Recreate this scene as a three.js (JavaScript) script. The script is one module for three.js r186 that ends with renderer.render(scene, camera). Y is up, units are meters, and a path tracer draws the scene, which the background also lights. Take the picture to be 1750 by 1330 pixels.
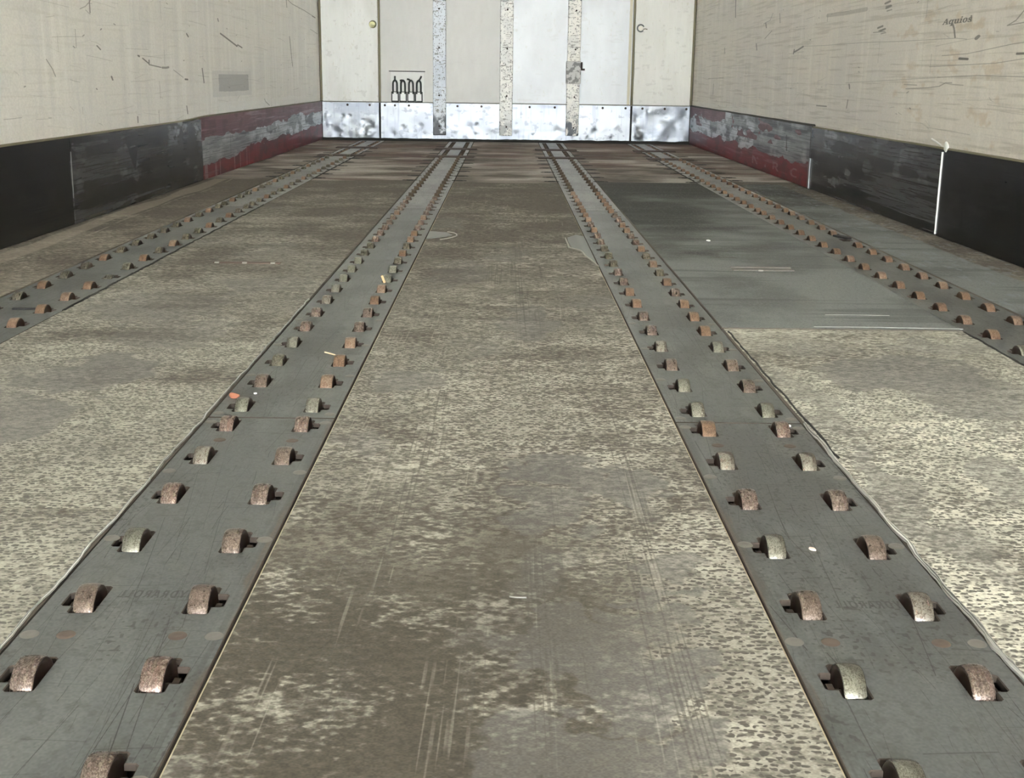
import * as THREE from 'three';
import { mergeGeometries } from 'three/addons/utils/BufferGeometryUtils.js';
import { RoundedBoxGeometry } from 'three/addons/geometries/RoundedBoxGeometry.js';

// ───────────────────────── camera, sky, exposure ─────────────────────────
const scene = new THREE.Scene();
const camera = new THREE.PerspectiveCamera(2 * Math.atan(665 / 2082.8) * 180 / Math.PI, 1750 / 1330, 0.05, 80);
camera.rotation.order = 'YXZ';
camera.rotation.set(-0.25085, -0.00791, 0.01341);
camera.position.set(-0.00317, 0.42566, 0);
const renderer = new THREE.WebGLRenderer({ antialias: true });
renderer.toneMapping = THREE.LinearToneMapping;
renderer.toneMappingExposure = 4.0;
renderer.shadowMap.enabled = true;
scene.background = new THREE.Color().setRGB(0.93, 0.97, 1.0);   // an even overcast sky
scene.backgroundIntensity = 11.4;

// the body of the trailer, metres: x across, z towards the open rear doors behind the camera
const HALF = 1.24, BACK = -8.349, REAR = 4.6, ROOF = 2.6, KICK = 0.2535;

// ───────────────────────── helpers ─────────────────────────
function rng(seed) { let s = seed >>> 0; return () => { s = (s + 0x6d2b79f5) | 0; let t = Math.imul(s ^ (s >>> 15), 1 | s); t = (t + Math.imul(t ^ (t >>> 7), 61 | t)) ^ t; return ((t ^ (t >>> 14)) >>> 0) / 4294967296; }; }
function hash(ix, iy, s) { let h = Math.imul(ix, 374761393) + Math.imul(iy, 668265263) + Math.imul(s, 1274126177) | 0; h = Math.imul(h ^ (h >>> 13), 1274126177); return ((h ^ (h >>> 16)) >>> 0) / 4294967296; }
function vn(x, y, s) {
  const ix = Math.floor(x), iy = Math.floor(y); let fx = x - ix, fy = y - iy; fx = fx * fx * (3 - 2 * fx); fy = fy * fy * (3 - 2 * fy);
  const a = hash(ix, iy, s), b = hash(ix + 1, iy, s), c = hash(ix, iy + 1, s), d = hash(ix + 1, iy + 1, s);
  return a + (b - a) * fx + (c - a) * fy + (a - b - c + d) * fx * fy;
}
function fbm(x, y, s, n = 4) { let v = 0, a = 0.5, t = 0; for (let i = 0; i < n; i++) { v += a * vn(x, y, s + i * 17); t += a; a *= 0.5; x *= 2.03; y *= 2.03; } return v / t; }
const clamp = (v, a = 0, b = 1) => v < a ? a : v > b ? b : v;
const sm = (a, b, v) => { const t = clamp((v - a) / (b - a)); return t * t * (3 - 2 * t); };
const blend = (o, c, t) => { o[0] += (c[0] - o[0]) * t; o[1] += (c[1] - o[1]) * t; o[2] += (c[2] - o[2]) * t; };
const gain = (o, k) => { o[0] *= k; o[1] *= k; o[2] *= k; };

// a texture whose texel (u, v) holds fn(a, b) for a in [a0, a1], b in [b0, b1]; colours are sRGB 0..255
function field(w, h, a0, a1, b0, b1, fn, srgb = true) {
  const d = new Uint8Array(w * h * 4), o = [0, 0, 0];
  for (let j = 0; j < h; j++) { const b = b0 + (b1 - b0) * (j + 0.5) / h; for (let i = 0; i < w; i++) { fn(a0 + (a1 - a0) * (i + 0.5) / w, b, o); const k = (j * w + i) * 4; d[k] = clamp(o[0], 0, 255); d[k + 1] = clamp(o[1], 0, 255); d[k + 2] = clamp(o[2], 0, 255); d[k + 3] = 255; } }
  const t = new THREE.DataTexture(d, w, h); t.magFilter = THREE.LinearFilter; t.minFilter = THREE.LinearMipmapLinearFilter; t.generateMipmaps = true; if (srgb) t.colorSpace = THREE.SRGBColorSpace; t.needsUpdate = true; return t;
}
// strokes drawn once on a canvas over the world rectangle a0..a1 x b0..b1 (b upwards), read back as a mask in [0, 1]
function strokes(w, h, a0, a1, b0, b1, draw) {
  const c = document.createElement('canvas'); c.width = w; c.height = h; const g = c.getContext('2d');
  g.fillStyle = '#000'; g.fillRect(0, 0, w, h); g.strokeStyle = '#fff'; g.lineCap = 'round'; g.lineJoin = 'round';
  const X = (a) => (a - a0) / (a1 - a0) * w, Y = (b) => (1 - (b - b0) / (b1 - b0)) * h;
  draw({ g, X, Y, line(points, px, alpha = 1) { g.globalAlpha = alpha; g.lineWidth = px; g.beginPath(); points.forEach(([a, b], i) => i ? g.lineTo(X(a), Y(b)) : g.moveTo(X(a), Y(b))); g.stroke(); } });
  const p = g.getImageData(0, 0, w, h).data;
  return (a, b) => { const i = Math.floor(X(a)), j = Math.floor(Y(b)); return i < 0 || j < 0 || i >= w || j >= h ? 0 : p[(j * w + i) * 4] / 255; };
}
const used = {};
function numbered(name) { const n = used[name] = (used[name] ?? -1) + 1; return n ? name + '_' + String(n).padStart(3, '0') : name; }
function mesh(name, geometry, material, parent = scene) { const m = new THREE.Mesh(geometry, material); m.name = parent === scene ? numbered(name) : name; m.castShadow = m.receiveShadow = true; parent.add(m); return m; }
function thing(name, label, category, [x, y, z] = [0, 0, 0], group) { const o = new THREE.Group(); o.name = numbered(name); o.position.set(x, y, z); o.userData = { label, category }; if (group) o.userData.group = group; scene.add(o); return o; }
function structure(name, label) { const o = new THREE.Group(); o.name = name; o.userData = { kind: 'structure', label }; scene.add(o); return o; }
const std = (o) => new THREE.MeshStandardMaterial(o);
const rgb = (r, g, b) => new THREE.Color().setRGB(r / 255, g / 255, b / 255, THREE.SRGBColorSpace);
function box(w, h, d, x, y, z, r = 0.0015) { const g = new RoundedBoxGeometry(w, h, d, 2, Math.min(r, w / 2.01, h / 2.01, d / 2.01)); g.translate(x, y, z); return g; }
function tube(points, radius, segments = 24, radial = 8, closed = false) { return new THREE.TubeGeometry(new THREE.CatmullRomCurve3(points.map((p) => new THREE.Vector3(...p)), closed), segments, radius, radial, closed); }

// A floor board: a slab with a chamfered top edge. Its top is cut at the given z's so that each stretch has its own map; group n has material n, the edges the last one.
function slab(x0, x1, cuts, top, thick, c) {
  const pos = [], nor = [], uv = [], idx = [], groups = [], zs = [...cuts];
  const quad = (p, n, t) => { const k = pos.length / 3; for (let i = 0; i < 4; i++) { pos.push(...p[i]); nor.push(...n); uv.push(...t[i]); } idx.push(k, k + 1, k + 2, k, k + 2, k + 3); };
  const start = () => idx.length, end = (s, m) => groups.push([s, idx.length - s, m]);
  const N = zs.length - 1, zn = zs[0] - c, zf = zs[N] + c, X0 = x0 + c, X1 = x1 - c;   // zs run from near (large) to far (small)
  for (let i = 0; i < N; i++) {
    const s = start(), a = i ? zs[i] : zn, b = i < N - 1 ? zs[i + 1] : zf, V = (z) => (z - zs[i + 1]) / (zs[i] - zs[i + 1]), U = (x) => (x - x0) / (x1 - x0);
    quad([[X0, top, a], [X1, top, a], [X1, top, b], [X0, top, b]], [0, 1, 0], [[U(X0), V(a)], [U(X1), V(a)], [U(X1), V(b)], [U(X0), V(b)]]); end(s, i);
  }
  const s = start(), m = top - c, q = Math.SQRT1_2, bot = top - thick, e = (z, x) => [x * 3, z * 3];
  quad([[X1, top, zn], [x1, m, zs[0]], [x1, m, zs[N]], [X1, top, zf]], [q, q, 0], [e(zn, 0), e(zn, .01), e(zf, .01), e(zf, 0)]);
  quad([[x0, m, zs[0]], [X0, top, zn], [X0, top, zf], [x0, m, zs[N]]], [-q, q, 0], [e(zn, 0), e(zn, .01), e(zf, .01), e(zf, 0)]);
  quad([[x0, m, zs[0]], [x1, m, zs[0]], [X1, top, zn], [X0, top, zn]], [0, q, q], [e(0, x0), e(0, x1), e(.01, x1), e(.01, x0)]);
  quad([[X0, top, zf], [X1, top, zf], [x1, m, zs[N]], [x0, m, zs[N]]], [0, q, -q], [e(0, x0), e(0, x1), e(.01, x1), e(.01, x0)]);
  quad([[x1, m, zs[0]], [x1, bot, zs[0]], [x1, bot, zs[N]], [x1, m, zs[N]]], [1, 0, 0], [e(zn, 0), e(zn, .1), e(zf, .1), e(zf, 0)]);
  quad([[x0, bot, zs[0]], [x0, m, zs[0]], [x0, m, zs[N]], [x0, bot, zs[N]]], [-1, 0, 0], [e(zn, 0), e(zn, .1), e(zf, .1), e(zf, 0)]);
  quad([[x0, bot, zs[0]], [x1, bot, zs[0]], [x1, m, zs[0]], [x0, m, zs[0]]], [0, 0, 1], [e(0, x0), e(0, x1), e(.1, x1), e(.1, x0)]);
  quad([[x1, bot, zs[N]], [x0, bot, zs[N]], [x0, m, zs[N]], [x1, m, zs[N]]], [0, 0, -1], [e(0, x0), e(0, x1), e(.1, x1), e(.1, x0)]);
  quad([[x0, bot, zs[N]], [x1, bot, zs[N]], [x1, bot, zs[0]], [x0, bot, zs[0]]], [0, -1, 0], [e(0, x0), e(0, x1), e(.1, x1), e(.1, x0)]); end(s, N);
  const g = new THREE.BufferGeometry(); g.setAttribute('position', new THREE.Float32BufferAttribute(pos, 3)); g.setAttribute('normal', new THREE.Float32BufferAttribute(nor, 3)); g.setAttribute('uv', new THREE.Float32BufferAttribute(uv, 2)); g.setIndex(idx);
  groups.forEach((x) => g.addGroup(...x)); return g;
}

// A flat irregular sheet (filler patch, stain of sealant) lying on the floor: outline in x, z, with a height.
function patch(points, y, height) {
  const s = new THREE.Shape(points.map(([x, z]) => new THREE.Vector2(x, -z)));
  const g = new THREE.ExtrudeGeometry(s, { depth: height, bevelEnabled: true, bevelThickness: height * 0.4, bevelSize: height * 0.8, bevelSegments: 2, curveSegments: 8 });
  g.rotateX(-Math.PI / 2); g.translate(0, y, 0); return g;
}

// ───────────────────────── what the surfaces are made of ─────────────────────────
// worn phenolic plywood: pale wood where the film is gone, dark remains of the film in the dimples, grey rubbed-in dirt
function pits(x, z, seed) {
  const S = 0.0068; x += (vn(x * 330, z * 330, seed) - 0.5) * 0.0036; z += (vn(x * 330, z * 400, seed + 1) - 0.5) * 0.003;
  let best = 0; const j0 = Math.floor(z / S);
  for (let j = j0 - 1; j <= j0 + 1; j++) { const sh = j & 1 ? S / 2 : 0, i0 = Math.floor((x - sh) / S);
    for (let i = i0 - 1; i <= i0 + 1; i++) {
      const r = hash(i, j, seed + 5), cx = (i + 0.5 + (hash(i, j, seed + 2) - 0.5) * 0.6) * S + sh, cz = (j + 0.5 + (hash(i, j, seed + 3) - 0.5) * 0.6) * S, k = 0.5 + 0.8 * r;
      if (r < 0.1) continue; const dx = (x - cx) / (0.0029 * k), dz = (z - cz) / (0.0021 * k), v = 1 - (dx * dx + dz * dz); if (v > best) best = v;
    } }
  return sm(0, 0.45, best);
}
function blob(x, z, list, seed) {
  let m = 0; const wx = (fbm(x * 22, z * 22, seed, 4) - 0.5) * 0.09, wz = (fbm(x * 20, z * 18, seed + 9, 4) - 0.5) * 0.14;
  for (const [cx, cz, rx, rz, k] of list) { const dx = (x + wx - cx) / rx, dz = (z + wz - cz) / rz, d = dx * dx + dz * dz; if (d < 1) { const v = k * sm(1, 0.72, d); if (v > m) m = v; } }
  return m;
}
function ply(seed, p) {
  const { light, mid, dark, pit, stains = [], pitted, drag = 0.5, scratch, brown: umber } = p;
  return (x, z, o) => {
    const n1 = fbm(x * 5, z * 3.2, seed, 4), n2 = fbm(x * 17, z * 26, seed + 40, 4), n3 = fbm(x * 150, z * 230, seed + 70, 4), n4 = fbm(x * 60, z * 85, seed + 100, 3), grain = vn(x * 700, z * 900, seed + 90);
    o[0] = light[0]; o[1] = light[1]; o[2] = light[2];
    const P = pitted(x, z);
    blend(o, mid, sm(0.38, 0.72, n1 * 0.5 + n2 * 0.5 + (1 - P) * 0.22));
    const brown = sm(0.46, 0.66, fbm(x * 9 + 3, z * 11, seed + 130, 4)); blend(o, dark, brown * (0.3 + 0.35 * (1 - P)));
    // small flecks of film and grime between the worn spots
    blend(o, dark, sm(0.4, 0.62, n3 * 0.6 + n4 * 0.4 + 0.1 * (1 - P) - 0.03) * (0.9 - 0.35 * P)); blend(o, pit, sm(0.56, 0.7, n3) * (0.55 - 0.2 * P));
    const strip = fbm(x * 3, z * 34, seed + 160, 3); blend(o, dark, sm(0.52, 0.8, strip) * drag);
    // further in, the brown film is still whole: patches of it, more and more of them, combed across by the loads
    const film = sm(0.4, 0.68, fbm(x * 7 + 7, z * 7, seed + 180, 5) * 0.55 + n3 * 0.3 + strip * 0.15 + 0.085 * (-z - 2.6)); blend(o, [99 - 34 * n3, 93 - 34 * n3, 86 - 34 * n3], film * 0.78);
    if (umber) blend(o, [68, 63, 55], umber(x, z) * sm(0.22, 0.5, fbm(x * 15, z * 13, seed + 190, 4) * 0.5 + n3 * 0.5) * 0.85);
    const st = Math.max(blob(x, z, stains, seed + 200), 0.6 * sm(0.68, 0.76, fbm(x * 6.5 + 11, z * 4.2, seed + 230, 5)));
    blend(o, pit, pits(x, z, seed + 300) * (0.2 + 0.72 * P) * (1 - 0.8 * st) * sm(0.28, 0.5, n2 * 0.5 + P * 0.45));
    blend(o, [100, 98, 95], st * (0.4 + 0.5 * n3));
    if (scratch) { const l = vn(x * 640, z * 5, seed + 260) * vn(x * 37, z * 2.2, seed + 270); blend(o, pit, sm(0.5, 0.7, l) * 0.45); const h = vn(x * 500 + z * 9, z * 11, seed + 280) * vn(x * 29, z * 4, seed + 290); blend(o, light, sm(0.62, 0.8, h) * 0.3); }
    gain(o, 0.9 + 0.2 * grain);
  };
}
const BEIGE = { light: [166, 163, 150], mid: [151, 148, 137], dark: [117, 114, 106], pit: [90, 88, 82] };
const plyCentre = ply(11, { light: [176, 172, 160], mid: [145, 142, 131], dark: [104, 100, 92], pit: [82, 79, 73], scratch: true, drag: 0.16, brown: (x, z) => sm(-1.35, -0.85, z) * sm(0.2, 0.02, x),
  pitted: (x, z) => clamp(sm(-0.02, 0.17, x + (fbm(x * 8, z * 5, 5, 3) - 0.5) * 0.25) * sm(-2.6, -0.9, z) + 0.55 * sm(-1.05, -1.6, z) * sm(-2.9, -1.5, z) + 0.25 * sm(0.45, 0.7, fbm(x * 9, z * 7, 6, 3)) + 0.32),
  stains: [[0.064, -1.306, 0.05, 0.06, 1], [0.115, -1.235, 0.055, 0.055, 1], [0.046, -1.16, 0.05, 0.06, 0.8], [0.08, -0.815, 0.085, 0.06, 1], [0.045, -0.875, 0.07, 0.05, 0.8], [0.06, -0.705, 0.1, 0.055, 1], [-0.146, -1.705, 0.05, 0.09, 0.8], [-0.169, -1.387, 0.04, 0.05, 0.6], [0.038, -2.149, 0.05, 0.16, 0.8], [0.149, -0.96, 0.04, 0.014, 0.9], [0.135, -1.03, 0.045, 0.03, 0.8], [0.13, -0.915, 0.05, 0.025, 0.7], [-0.1, -2.7, 0.06, 0.2, 0.6]] });
const plyLeft = ply(23, { ...BEIGE, pitted: (x, z) => clamp(0.25 + 0.75 * sm(-3.0, -1.7, z) + 0.1), stains: [[-0.604, -1.718, 0.1, 0.13, 1], [-0.61, -1.47, 0.07, 0.1, 0.9], [-0.7, -1.53, 0.08, 0.08, 0.7], [-0.56, -2.0, 0.1, 0.14, 0.6], [-0.65, -2.25, 0.14, 0.16, 0.6], [-0.5, -2.5, 0.1, 0.12, 0.5]], drag: 0.24 });
const plyRight = ply(37, { ...BEIGE, light: [204, 201, 187], mid: [174, 171, 158], dark: [138, 135, 125], pitted: (x, z) => clamp(0.45 + 0.6 * sm(-2.05, -1.5, z)), stains: [[0.604, -1.777, 0.14, 0.13, 1], [0.563, -1.282, 0.05, 0.06, 0.6], [0.68, -1.61, 0.11, 0.1, 0.8], [0.74, -1.98, 0.12, 0.06, 0.6], [0.5, -1.95, 0.08, 0.06, 0.5], [0.42, -1.6, 0.03, 0.2, 0.5], [0.41, -1.22, 0.03, 0.2, 0.6]], drag: 0.25 });
const plySide = ply(51, { light: [158, 152, 138], mid: [138, 132, 120], dark: [112, 106, 96], pit: [92, 88, 80], pitted: () => 0.25, drag: 0.6 });
function sideLeft(x, z, o) { plySide(x, z, o); const b = x + 1.18 + (fbm(z * 3, x * 20, 7, 3) - 0.5) * 0.05; blend(o, [158, 150, 136], 0.5 * sm(0.004, -0.004, Math.abs(b + 0.0) - 0.03)); blend(o, [176, 168, 154], 0.35 * sm(0.4, 0.6, fbm(z * 8, x * 30, 9, 3)) * sm(0.006, 0.002, Math.abs(x + 1.135 - (fbm(z * 1.5, 2, 8, 2) - 0.5) * 0.06))); }
function coating(x, z, o) {
  const n = fbm(x * 6, z * 5, 61, 4), f = vn(x * 260, z * 260, 62), c = vn(x * 640, z * 700, 63);
  o[0] = 117; o[1] = 120; o[2] = 117; blend(o, [98, 100, 97], sm(0.4, 0.7, n)); blend(o, [56, 57, 54], 0.92 * sm(0.42, 0.72, fbm(x * 4 + 2, z * 5, 69, 5) * 0.6 + 0.2 * (-z - 2.2) - 0.3 * (x - 0.38))); const arc = z + 2.99 - 12 * (x - 0.552) * (x - 0.53); if (x > 0.512 && x < 0.57) blend(o, [70, 62, 54], 0.8 * sm(0.006, 0.002, Math.abs(arc)) * sm(0.2, 0.5, vn(x * 90, 3, 68))); blend(o, [118, 121, 119], sm(0.6, 0.9, f) * 0.5); blend(o, [78, 80, 79], sm(0.7, 1, vn(x * 330, z * 330, 64)) * 0.5);
  const s = fbm(x * 2.5, z * 30, 65, 3); blend(o, [80, 82, 79], sm(0.55, 0.78, s) * 0.5); gain(o, 0.92 + 0.16 * c);
}
function sideRight(x, z, o) {
  if (z < -2.02 && z > -5.16 + (fbm(x * 9, z * 4, 66, 3) - 0.5) * 0.2) {
    coating(x, z, o); const t = new Array(3); plySide(x, z, t); const e = 1.145 + (fbm(z * 5, x * 4, 67, 4) - 0.5) * 0.035; blend(o, t, sm(e - 0.004, e + 0.008, x));
    blend(o, [126, 132, 136], 0.5 * sm(0.62, 0.75, fbm(x * 60, z * 30, 68, 3)));
  } else plySide(x, z, o);
}
// the oldest boards at the front bulkhead: grey-brown wood combed across, rusty dirt towards the wall
function oldWood(seed) {
  return (x, z, o) => {
    const a = fbm(x * 4, z * 5.5, seed, 5), b = fbm(x * 2.2, z * 5, seed + 20, 4), g = vn(x * 160, z * 420, seed + 30);
    o[0] = 125; o[1] = 119; o[2] = 113; blend(o, [178, 172, 165], sm(0.5, 0.72, a) * 0.75); blend(o, [74, 67, 62], sm(0.5, 0.3, a) * 0.65);
    blend(o, [88, 66, 62], sm(0.46, 0.7, b + 0.1 * (-z - 6.9)) * 0.6); blend(o, [148, 138, 126], sm(0.6, 0.8, fbm(x * 14, z * 40, seed + 50, 3)) * 0.6); gain(o, 0.9 + 0.2 * g);
  };
}
// painted steel of the roller plates, with long scratches
const scratchRandom = rng(5);
function plateStrokes(a0, a1, b0, b1, text) {
  return strokes(1024, 2048, a0, a1, b0, b1, (p) => {
    const w = a1 - a0, L = b1 - b0, n = Math.round(190 * L);
    for (let i = 0; i < n; i++) { const x = a0 + w * scratchRandom(), z = b0 + L * scratchRandom(), l = 0.02 + 0.22 * scratchRandom() ** 2.2, s = (scratchRandom() - 0.5) * 0.3; p.line([[x, z], [x + l * s * 0.5 + 0.002 * (scratchRandom() - 0.5), z + l * 0.5], [x + l * s, z + l]], 1.4 + 4 * scratchRandom() ** 3, 0.3 + 0.65 * scratchRandom() ** 1.5); }
    for (let i = 0; i < n * 0.18; i++) { const x = a0 + w * scratchRandom(), z = b0 + L * scratchRandom(), l = 0.01 + 0.05 * scratchRandom(); p.line([[x, z], [x + l, z + (scratchRandom() - 0.5) * 0.012]], 1 + 2 * scratchRandom(), 0.2 + 0.3 * scratchRandom()); }
    if (text) { const { g, X, Y } = p; g.save(); g.translate(X(text[0]), Y(text[1])); g.rotate(Math.PI); g.scale(1, 0.62); g.globalAlpha = 0.5; g.fillStyle = '#fff'; g.font = 'bold ' + Math.round((X(a0 + 0.0105) - X(a0))) + 'px sans-serif'; g.textAlign = 'center'; g.letterSpacing = '4px'; g.fillText('HYDRAROLL', 0, 0); g.restore(); }
  });
}
function plate(seed, mask, edges, base = [99, 102, 101]) {
  return (x, z, o) => {
    const n = fbm(x * 11, z * 8, seed, 4), f = fbm(x * 120, z * 90, seed + 20, 3), g = vn(x * 600, z * 500, seed + 30);
    const [p0, p1, p2] = base; o[0] = p0; o[1] = p1; o[2] = p2; blend(o, [p0 - 13, p1 - 14, p2 - 14], sm(0.42, 0.68, n)); blend(o, [p0 + 15, p1 + 15, p2 + 14], sm(0.55, 0.75, fbm(x * 26, z * 6, seed + 40, 3)) * 0.5); blend(o, [84, 86, 84], sm(0.58, 0.78, f) * 0.55); blend(o, [62, 63, 61], sm(0.72, 0.84, vn(x * 330, z * 260, seed + 50)) * 0.7 * sm(0.4, 0.6, n));
    blend(o, [42, 43, 42], mask(x, z) * 0.95); if (edges) edges(x, z, o); gain(o, 0.93 + 0.14 * g);
  };
}
const brownEdge = (side) => (x, z, o) => { const d = side > 0 ? 0.0815 - x : x + 0.0815, w = 0.008 * fbm(z * 14, 3, 71, 4) * 2 - 0.004; blend(o, [92, 84, 76], 0.85 * sm(w + 0.002, w - 0.002, d)); blend(o, [78, 80, 79], 0.6 * sm(0.022, 0.002, d) * sm(0.4, 0.62, vn(x * 500, z * 9, 73))); };

const W = THREE.RepeatWrapping;
// floor maps: [texture of the near stretch, of the middle, ...] for each lane of boards
const edgeWood = std({ color: rgb(176, 165, 138), roughness: 0.8 });
const edgeDark = std({ color: rgb(84, 78, 70), roughness: 0.85 });
const floorMaterial = (t, bump, rough = 0.85) => new THREE.MeshPhysicalMaterial({ map: t, bumpMap: t, bumpScale: bump, roughness: rough, specularIntensity: 0.4 });
const spareBoard = floorMaterial(field(512, 512, 0, 0.44, 0, 0.9, plyLeft), 0.0006); 
const M = {
  centreNear: floorMaterial(field(1024, 2048, -0.217, 0.219, -1.4, -0.5, plyCentre), 0.0006),
  centreMid: floorMaterial(field(1024, 2048, -0.217, 0.219, -2.7, -1.4, plyCentre), 0.0008),
  centreFar: floorMaterial(field(512, 1024, -0.217, 0.219, -5.1, -2.7, plyCentre), 0.0008),
  leftNear: floorMaterial(field(1024, 2048, -0.813, -0.38, -1.75, -0.8, plyLeft), 0.0006),
  leftMid: floorMaterial(field(1024, 2048, -0.813, -0.38, -2.9, -1.75, plyLeft), 0.0008),
  leftFar: floorMaterial(field(512, 1024, -0.813, -0.38, -5.12, -2.9, plyLeft), 0.0008),
  rightNear: floorMaterial(field(1024, 2048, 0.381, 0.812, -2.11, -0.8, plyRight), 0.0006),
  coating: floorMaterial(field(512, 2048, 0.381, 0.812, -5.19, -2.11, coating), 0.0009, 0.9),
  sideLeft: floorMaterial(field(256, 2048, -1.24, -0.975, -5.12, -1.9, sideLeft), 0.0008),
  sideRight: floorMaterial(field(256, 2048, 0.974, 1.24, -5.3, -1.9, sideRight), 0.0008),
  far: [[-1.24, -0.975], [-0.813, -0.38], [-0.217, 0.219], [0.381, 0.812], [0.974, 1.24]].map(([a, b], i) => floorMaterial(field(256, 1024, a, b, BACK, -5.1, oldWood(400 + 100 * i)), 0.0012, 0.85)),
};

// ───────────────────────── floor ─────────────────────────
const floor = structure('floor', 'worn plywood floor boards between four roller tracks');
mesh('underfloor', box(2 * HALF + 0.1, 0.04, REAR - BACK + 0.1, 0, -0.092, (REAR + BACK) / 2, 0.002), std({ color: rgb(60, 56, 52), roughness: 0.9 }), floor);
const board = (x0, x1, cuts, mats, edge, label, c = 0.0022, top = 0) => { const m = mesh('floor_board', slab(x0, x1, cuts, top, 0.03, c), [...mats, edge], floor); if (label) m.userData.label = label; return m; };
const G = 0.0016;   // open joint beside each board
board(-0.217 + G, 0.219 - G, [-0.5 + 0.85, -0.5, -1.4, -2.7, -5.098], [spareBoard, M.centreNear, M.centreMid, M.centreFar], edgeWood, 'long middle board of worn pale plywood with a raw edge');
board(-0.813 + G, -0.38 - G, [0.35, -0.8, -1.75, -2.9, -5.115], [spareBoard, M.leftNear, M.leftMid, M.leftFar], edgeDark, 'long pale dimpled board left of the middle');
board(0.381 + G, 0.812 - G, [0.35, -0.8, -2.11], [spareBoard, M.rightNear], edgeDark, 'pale dimpled board right of the middle');
board(0.381 + G, 0.812 - G, [-2.112, -5.19], [M.coating], edgeDark, 'board coated with grey anti-slip paint', 0.0016, 0.0008);
board(-1.239, -0.975 - G, [0.35, -1.9, -5.12], [spareBoard, M.sideLeft], edgeDark, 'narrow board along the left wall');
board(0.974 + G, 1.239, [0.35, -1.9, -5.3], [spareBoard, M.sideRight], edgeDark, 'narrow board along the right wall, mostly painted grey');
[[-1.239, -0.975 - G], [-0.813 + G, -0.38 - G], [-0.217 + G, 0.219 - G], [0.381 + G, 0.812 - G], [0.974 + G, 1.239]].forEach(([a, b], i) => board(a, b, [[-5.123, -5.119, -5.102, -5.194, -5.304][i], BACK + 0.012], [M.far[i]], edgeDark, 'old streaked board at the front bulkhead', 0.003, -0.001));
[[-1.239, -0.975 - G], [-0.813 + G, -0.38 - G], [-0.217 + G, 0.219 - G], [0.381 + G, 0.812 - G], [0.974 + G, 1.239]].forEach(([a, b]) => board(a, b, [REAR, 0.352], [spareBoard], edgeDark));

// dark recessed fixings in rows beside the tracks on the old boards
const fixing = new THREE.LatheGeometry([[0, 0.0012], [0.006, 0.0012], [0.0085, -0.0006], [0.0125, -0.0006], [0.0145, 0.0014], [0.016, 0.0002]].map(([a, b]) => new THREE.Vector2(a, b)), 14); fixing.scale(2.1, 1, 1.6);
const fixingMaterial = std({ color: rgb(20, 17, 16), roughness: 0.85, metalness: 0.1 });
const fixRows = [[-0.795, [-5.23, -5.45, -5.7, -5.96, -6.22, -6.5, -6.78, -7.1, -7.5]], [-0.403, [-5.18, -5.43, -5.69, -5.95, -6.2, -6.45, -6.72, -7.02, -7.35, -7.7]], [-0.196, [-5.18, -5.42, -5.69, -5.95, -6.24, -6.47, -6.74, -7.05, -7.4]], [0.193, [-5.2, -5.42, -5.71, -5.98, -6.26, -6.5, -6.8, -7.1, -7.45]], [0.403, [-5.22, -5.45, -5.69, -5.91, -6.19, -6.45, -6.72, -7.02, -7.35]], [0.797, [-5.24, -5.48, -5.75, -6.01, -6.3, -6.6, -6.95, -7.3]], [1.0, [-5.36, -5.52, -5.79, -6.06, -6.35, -6.65, -7.0]], [-0.995, [-5.27, -5.46, -5.67, -5.95, -6.25, -6.6, -6.95]]];
for (const [x, zs] of fixRows) for (const z of zs) { const m = mesh('fixing', fixing, fixingMaterial, floor); m.position.set(x, -0.0008, z); }

// grey filler patches on the middle board, edged with pale sealant
const fillerMaterial = std({ map: field(128, 128, 0, 0.1, 0, 0.1, coating), roughness: 0.65 }), sealant = std({ color: rgb(196, 194, 184), roughness: 0.6 });
mesh('filler_patch', patch([[-0.213, -3.27], [-0.165, -3.33], [-0.148, -3.36], [-0.165, -3.41], [-0.205, -3.43], [-0.213, -3.43]], 0.0002, 0.0014), fillerMaterial, floor);
mesh('filler_patch', patch([[0.215, -2.84], [0.2, -2.98], [0.193, -3.07], [0.172, -3.13], [0.168, -3.25], [0.17, -3.33], [0.195, -3.39], [0.215, -3.36]], 0.0002, 0.0014), fillerMaterial, floor);
const palePaint = std({ color: rgb(138, 140, 137), roughness: 0.8 }), paleDirty = std({ color: rgb(160, 157, 147), roughness: 0.7 });
const bead = (points, r = 0.003, name = 'sealant_bead', mat = sealant) => mesh(name, tube(points.map(([x, z]) => [x, 0.0008, z]), r, points.length * 6, 6), mat, floor);
bead([[-0.163, -3.43], [-0.145, -3.41], [-0.134, -3.355], [-0.15, -3.3], [-0.175, -3.26]], 0.0017, 'sealant_bead', paleDirty);
bead([[0.163, -3.32], [0.164, -3.2], [0.167, -3.13], [0.19, -3.08], [0.197, -2.99], [0.205, -2.93], [0.216, -2.82]], 0.0022, 'sealant_bead', paleDirty);
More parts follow.
